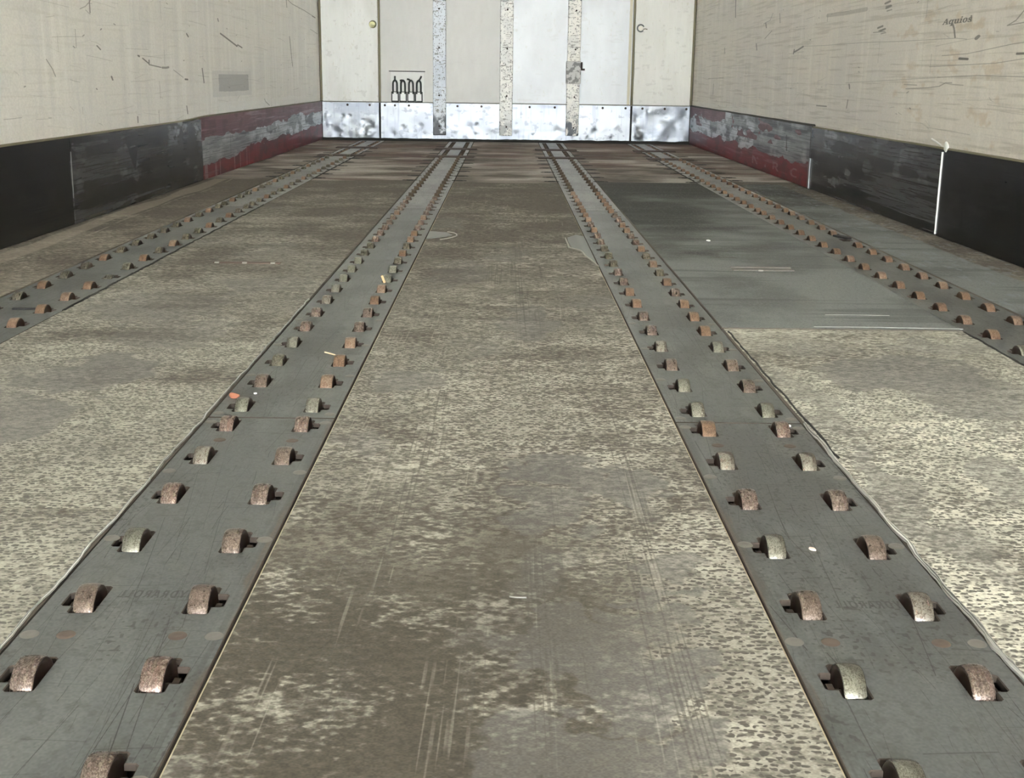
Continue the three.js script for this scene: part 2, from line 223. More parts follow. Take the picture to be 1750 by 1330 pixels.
// ragged sealant seams along the two middle tracks, and the pale lines at the edge of the painted board
const seamRandom = rng(77);
function seam(x, z0, z1, r, mat, name) { const p = []; for (let z = z0; z > z1; z -= 0.035) p.push([x + (seamRandom() - 0.5) * 0.003, z]); p.push([x, z1]); const g = tube(p.map(([a, z]) => [a, 0.0004 - r * 0.3 * seamRandom(), z]), r, p.length * 3, 6); const q = g.attributes.position; for (let i = 0; i < q.count; i++) q.setXYZ(i, q.getX(i) + (fbm(q.getZ(i) * 70, q.getX(i) * 400, 9, 3) - 0.5) * r * 1.6, q.getY(i), q.getZ(i)); g.computeVertexNormals(); mesh(name, g, mat, floor); }
const paleSealant = std({ map: field(64, 512, 0, 0.02, 0, 0.6, (x, z, o) => { o[0] = 150; o[1] = 149; o[2] = 144; blend(o, [214, 213, 206], sm(0.46, 0.58, fbm(x * 200, z * 45, 85, 4))); blend(o, [70, 68, 64], sm(0.54, 0.68, fbm(x * 160, z * 60, 86, 4))); }), roughness: 0.6 });
const greySealant = std({ map: field(64, 512, 0, 0.02, 0, 0.6, (x, z, o) => { o[0] = 128; o[1] = 128; o[2] = 124; blend(o, [214, 214, 208], sm(0.5, 0.62, fbm(x * 200, z * 45, 81, 4))); blend(o, [60, 58, 54], sm(0.52, 0.7, fbm(x * 160, z * 60, 82, 4))); }), roughness: 0.55 });
seam(-0.3832, -0.78, -2.35, 0.0015, greySealant, 'sealant_bead'); seam(0.3842, -0.7, -1.5, 0.0024, paleSealant, 'sealant_bead');
const rubber = std({ color: rgb(34, 33, 31), roughness: 0.8 });
seam(0.389, -1.35, -2.08, 0.0017, rubber, 'joint_strip'); seam(-0.8095, -2.2, -4.1, 0.0026, rubber, 'joint_strip'); seam(0.8085, -1.75, -2.1, 0.0022, rubber, 'joint_strip'); seam(0.8085, -5.3, -7.3, 0.003, rubber, 'joint_strip'); seam(-0.8095, -5.2, -7.0, 0.003, rubber, 'joint_strip');
bead([[0.55, -2.128], [0.63, -2.13], [0.7, -2.128], [0.77, -2.126], [0.815, -2.124]], 0.0012, 'sealant_bead', palePaint); bead([[0.6, -2.245], [0.66, -2.247], [0.72, -2.244]], 0.0008, 'sealant_bead', palePaint);
// lashing rails let into the boards: a worn strip with screws on the left, a bright-edged one on the right
const rusty = std({ color: rgb(98, 83, 74), roughness: 0.75, metalness: 0.3 }), steel = std({ color: rgb(178, 176, 170), roughness: 0.35, metalness: 0.9 }), dullSteel = std({ color: rgb(128, 126, 121), roughness: 0.5, metalness: 0.7 });
const screwHead = new THREE.LatheGeometry([[0, 0.0008], [0.0022, 0.0008], [0.0026, 0.0014], [0.0055, 0.001], [0.0062, -0.001]].map(([a, b]) => new THREE.Vector2(a, b)), 16);
const railL = mesh('lashing_rail', box(0.155, 0.0035, 0.022, -0.598, 0, -2.808, 0.0012), rusty, floor); railL.userData.label = 'rusty strip with three bright screws set across the left board';
for (const x of [-0.666, -0.602, -0.537]) { const s = mesh('screw', screwHead, steel, railL); s.position.set(x, 0.0018, -2.8); }
const railR = mesh('lashing_rail', mergeGeometries([box(0.142, 0.004, 0.012, 0.594, 0.0012, -2.783, 0.0012), box(0.142, 0.005, 0.008, 0.594, 0.0016, -2.822, 0.0012), box(0.142, 0.0025, 0.04, 0.594, 0.0002, -2.8, 0.001)]), std({ color: rgb(100, 96, 90), roughness: 0.6, metalness: 0.3 }), floor); railR.userData.label = 'shallow worn channel set across the grey painted board';
mesh('screw', screwHead, steel, railR).position.set(0.585, 0.003, -2.768);

// ───────────────────────── roller tracks ─────────────────────────
const R = 0.024, PROUD = 0.0125, ROW = 0.0465, HALFPLATE = 0.081, PLATE_TOP = -0.0012;
const barrel = (n) => { const p = [[0.0055, -0.0052], [0.0165, -0.0048], [0.0195, -0.0078], [0.0213, -0.0086], [0.0226, -0.0085]]; for (let k = 0; k <= n; k++) { const a = -0.0078 + 0.0156 * k / n; p.push([R - 0.00055 * (a / 0.0078) ** 2 - 0.0003 * (a / 0.0078) ** 6, a]); } p.push([0.0226, 0.0085], [0.0213, 0.0086], [0.0195, 0.0078], [0.0165, 0.0048], [0.0055, 0.0052]); return p.map(([a, b]) => new THREE.Vector2(a, b)); };
const rollerGeometry = new THREE.LatheGeometry(barrel(8), 40); rollerGeometry.rotateZ(Math.PI / 2);
const farRoller = new THREE.LatheGeometry(barrel(8), 18); farRoller.rotateZ(Math.PI / 2);
function axleGeometry(out) { const a = new THREE.CylinderGeometry(0.0048, 0.0048, 0.034, 10); a.rotateZ(Math.PI / 2); a.translate(out * 0.003, 0, 0); const nut = new THREE.CylinderGeometry(0.0075, 0.0075, 0.005, 6); nut.rotateZ(Math.PI / 2); nut.translate(out * 0.0135, 0.001, 0); return mergeGeometries([a, nut]); }
const axle = { '-1': axleGeometry(-1), 1: axleGeometry(1) };
function skin(seed, bare, rust, deep, share, metal, rough) {
  const f = (u, v, o) => { const n = fbm(u * 30, v * 12, seed, 3) * 0.5 + fbm(u * 120, v * 44, seed + 2, 3) * 0.5, b = vn(v * 22, 3, seed + 4) * 0.5 + vn(v * 60, 5, seed + 5) * 0.25, fine = vn(u * 200, v * 60, seed + 6), r = sm(0.42, 0.66, n * 0.75 + b * 0.35 + share - 0.5); o[0] = bare[0]; o[1] = bare[1]; o[2] = bare[2]; blend(o, rust, r); blend(o, deep, sm(0.5, 0.75, fbm(u * 40, v * 16, seed + 9, 3)) * 0.6 * (0.3 + r)); blend(o, deep, sm(0.5, 0.2, fine) * 0.5); blend(o, bare, sm(0.62, 0.9, fine) * 0.7); if (v < 0.21 || v > 0.79) { blend(o, [66, 54, 46], 0.8); return 1; } return r; };
  const q = [0, 0, 0];
  return std({ map: field(512, 128, 0, 1, 0, 1, f), metalnessMap: field(256, 64, 0, 1, 0, 1, (u, v, o) => { const r = f(u, v, q); o[0] = o[2] = 255 * (1 - 0.55 * r); o[1] = 255; }, false), roughnessMap: field(256, 64, 0, 1, 0, 1, (u, v, o) => { const r = f(u, v, q); o[0] = o[2] = 0; o[1] = 255 * (0.7 + 0.3 * r); }, false), metalness: metal, roughness: rough });
}
const skins = {
  s: [skin(501, [142, 142, 137], [106, 100, 90], [72, 70, 65], 0.34, 1, 0.3), skin(511, [138, 139, 133], [108, 104, 90], [74, 72, 65], 0.4, 1, 0.32), skin(516, [146, 144, 140], [120, 96, 82], [80, 73, 68], 0.42, 1, 0.3)],
  b: [skin(521, [136, 126, 121], [99, 83, 75], [66, 56, 51], 0.56, 1, 0.32), skin(531, [130, 120, 113], [100, 86, 77], [68, 58, 52], 0.6, 1, 0.34), skin(541, [142, 130, 125], [108, 88, 79], [74, 60, 54], 0.54, 1, 0.32)],
  o: [skin(551, [142, 123, 108], [116, 91, 73], [84, 66, 54], 0.62, 0.85, 0.4), skin(561, [138, 118, 102], [112, 88, 69], [80, 63, 51], 0.66, 0.8, 0.42), skin(571, [148, 131, 118], [122, 96, 79], [90, 71, 59], 0.58, 0.85, 0.4)],
  g: [skin(581, [116, 115, 106], [92, 86, 74], [66, 62, 55], 0.48, 0.95, 0.36), skin(591, [120, 118, 108], [96, 88, 74], [70, 64, 55], 0.52, 0.95, 0.36)],
  d: [skin(601, [92, 74, 54], [72, 56, 40], [50, 40, 31], 0.7, 0.4, 0.6), skin(611, [84, 72, 54], [66, 55, 40], [48, 40, 31], 0.7, 0.4, 0.6)],
};
const axleMaterial = std({ color: rgb(62, 52, 45), roughness: 0.9, metalness: 0.2 });
const channelMaterial = std({ color: rgb(62, 51, 43), roughness: 0.9 });
const tileMask = plateStrokes(-0.081, 0.081, 0, 0.81, null);
const tile = field(512, 2048, -0.081, 0.081, 0, 0.81, plate(700, tileMask)); tile.wrapS = tile.wrapT = W;
const plateLook = (t, c) => std({ map: t, bumpMap: t, bumpScale: 0.0006, roughness: 0.44, metalness: 0.45, color: c ?? new THREE.Color(1, 1, 1) });
const wornTile = field(256, 1024, -0.081, 0.081, 0, 0.81, plate(760, tileMask, null, [128, 129, 128])); wornTile.wrapS = wornTile.wrapT = W;
const plateTile = plateLook(tile), plateWorn = plateLook(wornTile);
const nearPlate = { 1: plateLook(field(512, 2048, -0.081, 0.081, -1.52, -0.5, plate(720, plateStrokes(-0.081, 0.081, -1.52, -0.5, [0.006, -0.947]), brownEdge(1)))), 2: plateLook(field(512, 2048, -0.081, 0.081, -1.52, -0.5, plate(740, plateStrokes(-0.081, 0.081, -1.52, -0.5, [0.01, -0.94]), brownEdge(-1)))) };
const plateEdge = std({ color: rgb(66, 58, 51), roughness: 0.95 });
const rollerRandom = rng(2024);

function trackSection(name, label, cx, z0, z1, holes, plateMaterial, uvOf, rollers, screws, far) {
  const t = thing(name, label, 'roller track', [cx, 0, z0]);
  const s = new THREE.Shape([[-HALFPLATE, 0.0012], [HALFPLATE, 0.0012], [HALFPLATE, z0 - z1 - 0.0012], [-HALFPLATE, z0 - z1 - 0.0012]].map(([x, y]) => new THREE.Vector2(x, y)));
  for (const pts of holes) s.holes.push(new THREE.Path(pts.map(([x, z]) => new THREE.Vector2(x, z0 - z))));
  const g = new THREE.ExtrudeGeometry(s, { depth: 0.0042, bevelEnabled: true, bevelThickness: 0.0008, bevelSize: 0.0008, bevelOffset: -0.0008, bevelSegments: 1, curveSegments: 4 });
  g.rotateX(-Math.PI / 2); g.translate(0, PLATE_TOP - 0.005, 0);
  const p = g.attributes.position, uv = g.attributes.uv; for (let i = 0; i < p.count; i++) { const [a, b] = uvOf(p.getX(i), p.getZ(i) + z0); uv.setXY(i, a, b); }
  mesh('cover_plate', g, [plateMaterial, plateEdge], t);
  const L = z0 - z1, ch = mergeGeometries([box(2 * HALFPLATE - 0.004, 0.004, L - 0.004, 0, -0.064, -L / 2, 0.001), box(0.004, 0.054, L - 0.004, -HALFPLATE + 0.004, -0.036, -L / 2, 0.001), box(0.004, 0.054, L - 0.004, HALFPLATE - 0.004, -0.036, -L / 2, 0.001)]);
  mesh('channel', ch, channelMaterial, t);
  for (const [x, z, sk, y, out] of rollers) {
    const list = skins[sk], r = mesh('roller', far ? farRoller : rollerGeometry, list[Math.floor(rollerRandom() * list.length)], t);
    r.position.set(x + (rollerRandom() - 0.5) * 0.0012, y, z - z0); r.rotation.x = rollerRandom() * 6.28; r.rotation.y = (rollerRandom() - 0.5) * 0.05;
    if (!far) { const a = mesh('axle', axle[out], axleMaterial, r); a.rotation.x = -r.rotation.x; }
  }
  for (const [x, z, k] of screws) { const m = mesh('screw', screwHead, plateScrew[k ?? 0], t); m.scale.set(1.25, 0.5, 1.25); m.position.set(x, PLATE_TOP + 0.0002, z - z0); }
  return t;
}
const plateScrew = [dullSteel, std({ color: rgb(104, 92, 84), roughness: 0.6, metalness: 0.5 })];
// the slot round a roller, with a shorter notch on the outer side for the end of its axle
function slot(x, z, out) { const h = 0.0262, w = 0.0104, n = 0.0095, k = 0.0125, c = 0.002, a = [[-w, -h + c], [-w + c, -h], [w - c, -h], [w, -h + c], [w, -k], [w + n - c, -k], [w + n, -k + c], [w + n, k - c], [w + n - c, k], [w, k], [w, h - c], [w - c, h], [-w + c, h], [-w, h - c]]; return a.map(([p, q]) => [x + out * p, z + q]); }
const rect = (x, w, z0, z1) => [[x - w, z0], [x + w, z0], [x + w, z1], [x - w, z1]];

const LINES = [
  { cx: -0.8935, say: 'outermost left', near: 'oooo', s2: ['oooooogoggogggggogog', 'ooooooooggogoggogogg'], s3: 'g' },
  { cx: -0.2985, say: 'inner left', s2: ['sbgsbbsssssggbbbbbob', 'sooobboossgogoobbobb'], s3: 'b' },
  { cx: 0.3, say: 'inner right', s2: ['ssbsbboobbgggbbobooo', 'sbbsooobogogobboobbo'], s3: 'o' },
  { cx: 0.893, say: 'outermost right', s2: ['osssoooooooooooooooo', 'oooooooooooooooooooo'], s3: 'o' },
];
const NEAR = { 1: ['bbbbbbsbsb', 'bbbbbbbbsb'], 2: ['bssbsbssoo', 'bsssbbssbb'] };   // nearest section: from the joint towards the camera is read backwards below
const nearCode = { 1: { '-1': 'bsbsbbbbbb', 1: 'bbbbbbbbbb' }, 2: { '-1': 'osbsbsssbb', 1: 'bsbbsbsssb' }, 0: { '-1': 'oooooooo', 1: 'oooooooo' }, 3: { '-1': 'oooooooo', 1: 'oooooooo' } };
const centre = (front) => front - 0.0208;
LINES.forEach((l, i) => {
  const rows = [-1, 1], yc = PLATE_TOP + PROUD - R;
  // the nearest section
  { const n = i === 1 || i === 2 ? 10 : 4, rollers = [], holes = []; for (const s of rows) for (let k = 0; k < n; k++) { const z = centre(-1.446 + 0.131 * k); rollers.push([s * ROW, z, nearCode[i][s][k], yc, s]); holes.push(slot(s * ROW, z, s)); }
    const sc = []; for (const z of [-0.876, -1.081, -1.283, -1.481]) sc.push([-0.072, z, 0], [0.072, z, 0]); for (const z of [-0.876, -1.403]) sc.push([-0.0435, z, 1], [0.0435, z, 1]); if (i === 1 || i === 2) sc.push([-0.072, -0.672, 0], [0.072, -0.672, 0]);
    trackSection('roller_track', ['grey roller track plate of the outermost left line, its nearest section', 'grey scratched plate with brown rusty rollers, nearest section of the inner left line', 'grey scratched plate with silvery rollers, nearest section of the inner right line', 'grey roller track plate of the outermost right line, its nearest section'][i], l.cx, 0.36, -1.503, holes, nearPlate[i] ?? plateTile, nearPlate[i] ? (x, z) => [(x + 0.081) / 0.162, (z + 1.52) / 1.02] : (x, z) => [(x + 0.081) / 0.162, z / 0.81 + i * 0.37], rollers, i === 1 || i === 2 ? sc : []); }
  // the long middle section: twenty rollers a row
  { const rollers = [], holes = []; for (const s of rows) for (let k = 0; k < 20; k++) { const z = centre(-1.536 - 0.1295 * k); holes.push(slot(s * ROW, z, s)); if (i === 3 && s === 1 && k === 14) continue; rollers.push([s * ROW, z, l.s2[s < 0 ? 0 : 1][k], i === 0 && s === 1 && k === 8 ? yc - 0.007 : yc, s]); }
    const sc = []; if (i === 1 || i === 2) for (const z of [-1.522, -1.73, -1.94, -2.15]) sc.push([-0.072, z], [0.072, z]);
    trackSection('roller_track', ['middle section of the outermost left roller track, beside the black kick strip', 'middle section of the inner left roller track, with an orange chip on it', 'middle section of the inner right roller track, left of the grey painted board', 'middle section of the outermost right roller track, with one roller missing'][i], l.cx, -1.503, -4.055, holes, plateTile, (x, z) => [(x + 0.081) / 0.162, z / 0.81 + i * 0.31], rollers, sc); }
  // the far section
  { const rollers = [], holes = []; let z = -4.087; for (let k = 0; k < 19; k++) { for (const s of rows) { const c = centre(z); holes.push(slot(s * ROW, c, s)); rollers.push([s * ROW, c, k < (i === 1 ? 3 : 5) || i === 0 || i === 3 ? l.s3 === 'g' && (k * 7 + s) % 3 === 0 ? 'o' : l.s3 : 'd', yc, s]); } z -= 0.126 + 0.0019 * k; }
    trackSection('roller_track', ['far section of the outermost left roller track, beside the red banded kick strip', 'far section of the inner left roller track, with closely spaced dark rusty rollers', 'far section of the inner right roller track, with closely spaced dark rusty rollers', 'far section of the outermost right roller track, with small orange rollers'][i], l.cx, -4.055, -6.725, holes, plateWorn, (x, q) => [(x + 0.081) / 0.162, q / 0.81 + 0.5 + i * 0.23], rollers, [], true); }
  // two short sections in front of the bulkhead: rollers sunk in long slots
  [[-6.735, -7.465, 4], [-7.475, -8.335, 5]].forEach(([a, b, n], q) => { const rollers = [], holes = []; for (const s of rows) { holes.push(rect(s * ROW, 0.013, a - 0.09, b + 0.06)); for (let k = 0; k < n; k++) rollers.push([s * ROW, a - 0.15 - (a - b - 0.27) * k / (n - 1), i === 3 || i === 0 ? 'o' : 'd', yc - 0.0105, s]); }
    trackSection('roller_track', `short ${q ? 'end section touching the bulkhead' : 'slotted section second from the bulkhead'} of the ${l.say} roller track`, l.cx, a, b, holes, plateWorn, (x, z) => [(x + 0.081) / 0.162, z / 0.81 + 0.2 * i], rollers, [], true); });
});
const jointDirt = std({ color: rgb(70, 60, 55), roughness: 0.8 });
for (const l of LINES) for (const z of [-6.73, -7.47]) mesh('joint_gap_strip', box(0.25, 0.006, 0.1, l.cx, 0.0018, z, 0.0015), jointDirt, floor);  // dark strips added so the narrow dirty joints between sections show
LINES.forEach((l) => mesh('track_end_cover', box(2 * HALFPLATE, 0.005, REAR - 0.364, l.cx, PLATE_TOP - 0.0025, (REAR + 0.364) / 2, 0.001), plateTile, floor));

// ───────────────────────── side walls ─────────────────────────
const wallRandom = rng(99);
const Z0 = BACK, Z1 = -2.6, Y0 = 0.2, Y1 = 1.1;   // the stretch of wall in view
function wallMarks(draw) {
  return strokes(2048, 1024, Z0, Z1, Y0, Y1, (p) => {
    for (let i = 0; i < 260; i++) { const z = Z0 + (Z1 - Z0) * wallRandom(), y = Y0 + 0.9 * wallRandom() ** 1.3, l = 0.03 + 0.35 * wallRandom() ** 2, k = (wallRandom() - 0.5) * 0.03; p.line([[z, y], [z + l * 0.5, y + k * (0.3 + wallRandom() * 0.5)], [z + l, y + k]], 0.8 + 1.2 * wallRandom() ** 2, 0.12 + 0.32 * wallRandom()); }
    for (let i = 0; i < 60; i++) { const z = Z0 + (Z1 - Z0) * wallRandom(), y = Y0 + 0.9 * wallRandom(), l = 0.02 + 0.06 * wallRandom(); p.line([[z, y], [z + 0.004 * (wallRandom() - 0.5), y - l]], 0.8 + wallRandom(), 0.15 + 0.3 * wallRandom()); }
    for (let i = 0; i < 90; i++) { const z = Z0 + (Z1 - Z0) * wallRandom(), y = Y0 + 0.9 * wallRandom(), l = 0.006 + 0.012 * wallRandom(); p.line([[z, y], [z + l, y + (wallRandom() - 0.5) * 0.008]], 2 + 2 * wallRandom(), 0.2 + 0.5 * wallRandom()); }
    draw(p);
  });
}
const leftMarks = wallMarks((p) => {
  p.line([[-5.49, 0.59], [-5.6, 0.575], [-5.812, 0.545]], 8, 0.85); p.line([[-5.8, 0.545], [-5.83, 0.551], [-5.92, 0.541]], 7, 0.8);
  p.line([[-4.25, 0.478], [-4.26, 0.476]], 6, 0.9); p.line([[-4.3, 0.47], [-4.373, 0.453], [-4.375, 0.465]], 5, 0.8); p.line([[-4.373, 0.45], [-4.52, 0.442]], 4, 0.7); p.line([[-4.54, 0.441], [-4.59, 0.441], [-4.62, 0.443]], 8, 0.6); p.line([[-4.69, 0.434], [-4.76, 0.42], [-4.82, 0.407]], 2.5, 0.5); p.line([[-4.85, 0.4], [-4.88, 0.399]], 7, 0.9);
  p.line([[-5.13, 0.442], [-5.142, 0.41], [-5.15, 0.386]], 6, 0.8); p.line([[-3.789, 0.66], [-3.787, 0.593]], 3, 0.75); p.line([[-7.23, 0.63], [-7.26, 0.56], [-7.3, 0.468]], 6, 0.8);
  p.line([[-7.15, 0.86], [-7.17, 0.788]], 6, 0.8); p.line([[-7.2, 0.83], [-7.35, 0.815], [-7.8, 0.8], [-8.2, 0.78]], 5, 0.55); p.line([[-8.1, 0.783], [-8.22, 0.778]], 8, 0.8); p.line([[-8.0, 0.7], [-8.3, 0.68]], 4, 0.5);
  p.line([[-5.45, 0.65], [-5.46, 0.64]], 6, 0.7); p.line([[-4.9, 0.57], [-4.92, 0.56]], 6, 0.8); p.line([[-3.95, 0.41], [-3.96, 0.4]], 5, 0.8); p.line([[-3.83, 0.5], [-3.86, 0.49]], 4, 0.8); p.line([[-3.8, 0.63], [-3.75, 0.61], [-3.7, 0.6]], 2, 0.5);
  p.line([[-3.4, 0.455], [-3.44, 0.43], [-3.46, 0.41]], 2, 0.6); p.line([[-6.55, 0.265], [-6.45, 0.285], [-6.42, 0.3]], 4, 0.6); p.line([[-4.2, 0.28], [-4.2, 0.26]], 4, 0.8); p.line([[-4.85, 0.3], [-4.86, 0.27]], 4, 0.8);
});
const rightMarks = wallMarks((p) => {
  p.line([[-6.94, 0.9], [-6.93, 0.8], [-6.915, 0.755]], 9, 0.75); p.line([[-5.46, 0.545], [-5.4, 0.551], [-5.3, 0.564]], 8, 0.85); p.line([[-5.46, 0.555], [-5.47, 0.538]], 6, 0.85); p.line([[-5.3, 0.565], [-4.9, 0.56], [-4.4, 0.557], [-4.0, 0.55], [-3.5, 0.545], [-3.42, 0.54]], 2, 0.4);
  p.line([[-4.93, 0.672], [-4.7, 0.668], [-4.41, 0.668]], 16, 0.28); p.line([[-4.93, 0.675], [-4.93, 0.65]], 3, 0.4);
  for (const [z, y] of [[-4.2, 0.7], [-4.19, 0.675], [-4.175, 0.66], [-4.25, 0.6], [-4.22, 0.59]]) { p.line([[z, y], [z + 0.05, y + 0.004]], 7, 0.75); p.line([[z + 0.01, y - 0.01], [z + 0.06, y - 0.008]], 4, 0.55); }
  p.line([[-4.3, 0.587], [-4.17, 0.586]], 3, 0.6);
  const { g, X, Y } = p; g.save(); g.translate(X(-3.625), Y(0.585)); g.scale(0.95, 1); g.globalAlpha = 1; g.fillStyle = '#fff'; g.font = 'italic bold 24px serif'; g.fillText('Aquios', 0, 0); g.restore(); p.line([[-3.402, 0.6], [-3.401, 0.586]], 4, 0.8);
  p.line([[-3.54, 0.585], [-3.525, 0.572], [-3.51, 0.547]], 4, 0.8); p.line([[-3.35, 0.54], [-3.335, 0.545]], 9, 0.7); p.line([[-3.458, 0.49], [-3.4, 0.488]], 7, 0.9); p.line([[-3.07, 0.496], [-3.0, 0.496]], 6, 0.9);
  p.line([[-3.9, 0.405], [-3.7, 0.41], [-3.6, 0.415], [-3.55, 0.425], [-3.5, 0.425]], 3, 0.5); p.line([[-3.92, 0.418], [-3.8, 0.417]], 3, 0.45); p.line([[-3.6, 0.5], [-3.4, 0.502], [-3.1, 0.52], [-2.8, 0.53]], 2, 0.5); p.line([[-3.7, 0.47], [-3.2, 0.475], [-2.7, 0.5]], 2, 0.45); p.line([[-3.62, 0.44], [-3.3, 0.445], [-2.9, 0.44]], 2.5, 0.45);
  p.line([[-7.2, 0.6], [-7.19, 0.57]], 6, 0.6); p.line([[-6.3, 0.6], [-6.28, 0.57]], 7, 0.8); p.line([[-6.15, 0.69], [-6.0, 0.7], [-5.95, 0.73]], 3, 0.6); p.line([[-6.1, 0.69], [-6.08, 0.67]], 8, 0.7); p.line([[-6.1, 0.62], [-5.95, 0.65]], 5, 0.5); p.line([[-7.5, 0.4], [-7.5, 0.34]], 5, 0.6); p.line([[-7.7, 0.43], [-7.2, 0.435]], 5, 0.35);
  p.line([[-4.55, 0.415], [-4.54, 0.4]], 5, 0.8); p.line([[-4.55, 0.36], [-4.56, 0.33]], 4, 0.7); p.line([[-5.0, 0.33], [-4.85, 0.33]], 6, 0.6); p.line([[-5.8, 0.72], [-5.78, 0.68]], 6, 0.5); p.line([[-3.6, 0.44], [-4.6, 0.42]], 2, 0.35);
  p.line([[-3.05, 0.6], [-3.1, 0.575], [-3.15, 0.565], [-3.0, 0.57]], 2.5, 0.6);
});
function wallColour(seed, marks, extra, base = [240, 237, 229]) {
  return (z, y, o) => {
    const n = fbm(z * 1.6, y * 5, seed, 4), h = fbm(z * 3, y * 150, seed + 20, 3), v = fbm(z * 26, y * 2.2, seed + 40, 3), f = vn(z * 240, y * 300, seed + 60);
    const [c0, c1, c2] = base; o[0] = c0; o[1] = c1; o[2] = c2; blend(o, [c0 - 10, c1 - 9, c2 - 6], sm(0.42, 0.7, n) * 0.7); blend(o, [c0 - 40, c1 - 42, c2 - 48], sm(0.6, 0.8, h) * 0.2); blend(o, [c0 + 10, c1 + 11, c2 + 12], sm(0.58, 0.74, v) * 0.5); blend(o, [c0 - 16, c1 - 15, c2 - 12], sm(0.44, 0.28, v) * 0.35);
    if (extra) extra(z, y, o); blend(o, [66, 61, 50], marks(z, y) * 0.85); gain(o, 0.97 + 0.06 * f);
  };
}
const leftColour = wallColour(800, leftMarks, (z, y, o) => {
  const e = (fbm(z * 9, y * 40, 811, 3) - 0.5) * 0.02;
  if (z < -5.42 + e && z > -6.04 + e && y > 0.346 + e * 0.3 && y < 0.42) blend(o, [166, 165, 161], 0.85); else if (z < -5.3 && z > -6.1 && y > 0.325 && y < 0.435) blend(o, [210, 208, 203], 0.5);
  if (y < 0.29 + 0.02 * fbm(z * 4, 1, 812, 2) && z < -5.4) blend(o, [243, 242, 236], 0.6);
});
const rightColour = wallColour(900, rightMarks, (z, y, o) => {
  if (y < 0.285 && z < -6.2) blend(o, [222, 220, 210], 0.5);
  blend(o, [170, 138, 96], 0.24 * sm(0.6, 0.75, fbm(z * 12, y * 26, 911, 4)) * sm(0.62, 0.4, Math.abs(z + 3.6)) * sm(0.35, 0.3, Math.abs(y - 0.56)));
  blend(o, [158, 149, 132], 0.32 * sm(0.55, 0.75, fbm(z * 4, y * 150, 912, 3)));
}, [221, 214, 202]);
const restOf = (colour) => { const t = field(1024, 512, 0, 4, 0, 2, colour); t.wrapS = t.wrapT = W; return std({ map: t, roughness: 0.42 }); };
const wallRest = { '-1': restOf(wallColour(800, () => 0)), 1: restOf(wallColour(900, () => 0, null, [221, 214, 202])) };
const wallView = { '-1': std({ map: field(2048, 1024, Z0, Z1, Y0, Y1, leftColour), roughness: 0.34 }), 1: std({ map: field(2048, 1024, Z0, Z1, Y0, Y1, rightColour), roughness: 0.38 }) };
// the glass-fibre liner bulges a little between its glued posts
const bulge = (s, z, y) => 0.0016 * (fbm(z * 2.1, y * 0.4, s < 0 ? 820 : 920, 3) - 0.5) + (s < 0 ? 0.004 * Math.exp(-(((z + 4.98) / 0.11) ** 2)) + 0.002 * Math.exp(-(((z + 4.1) / 0.05) ** 2)) : 0.005 * Math.exp(-(((z + 7.6) / 0.25) ** 2)) + 0.002 * Math.exp(-(((z + 8.1) / 0.08) ** 2)));
for (const s of [-1, 1]) {
  const w = structure(s < 0 ? 'wall_left' : 'wall_right', s < 0 ? 'scuffed cream side wall on the left' : 'scuffed cream side wall with scratches and pen marks on the right');
  const liner = (z0, z1, y0, y1, nz, ny, mat, whole) => {
    const g = new THREE.PlaneGeometry(1, 1, nz, ny), p = g.attributes.position, uv = g.attributes.uv;
    for (let i = 0; i < p.count; i++) { const z = z0 + (z1 - z0) * (p.getX(i) + 0.5), y = y0 + (y1 - y0) * (p.getY(i) + 0.5); p.setXYZ(i, s * (HALF - (whole ? bulge(s, z, y) : 0)), y, z); uv.setXY(i, whole ? (z - Z0) / (Z1 - Z0) : z / 4, whole ? (y - Y0) / (Y1 - Y0) : y / 2); }
    if (s < 0) { const d = g.index.array; for (let i = 0; i < d.length; i += 3) { const t = d[i]; d[i] = d[i + 1]; d[i + 1] = t; } } g.computeVertexNormals();
    const n = g.attributes.normal; if (n.getX(0) * s > 0) { const d = g.index.array; for (let i = 0; i < d.length; i += 3) { const t = d[i]; d[i] = d[i + 1]; d[i + 1] = t; } g.computeVertexNormals(); }
    mesh('liner_panel', g, mat, w);
  };
  liner(Z0, Z1, Y0, Y1, 360, 8, wallView[s], true); liner(Z1, REAR, -0.02, ROOF, 4, 4, wallRest[s]); liner(Z0, Z1, Y1, ROOF, 4, 4, wallRest[s]); liner(Z0, Z1, -0.02, Y0, 4, 2, wallRest[s]);
  mesh('outer_skin', box(0.05, ROOF + 0.14, REAR - BACK + 0.1, s * (HALF + 0.031), ROOF / 2 - 0.04, (REAR + BACK) / 2, 0.002), std({ color: rgb(190, 190, 186), roughness: 0.5 }), w);
}

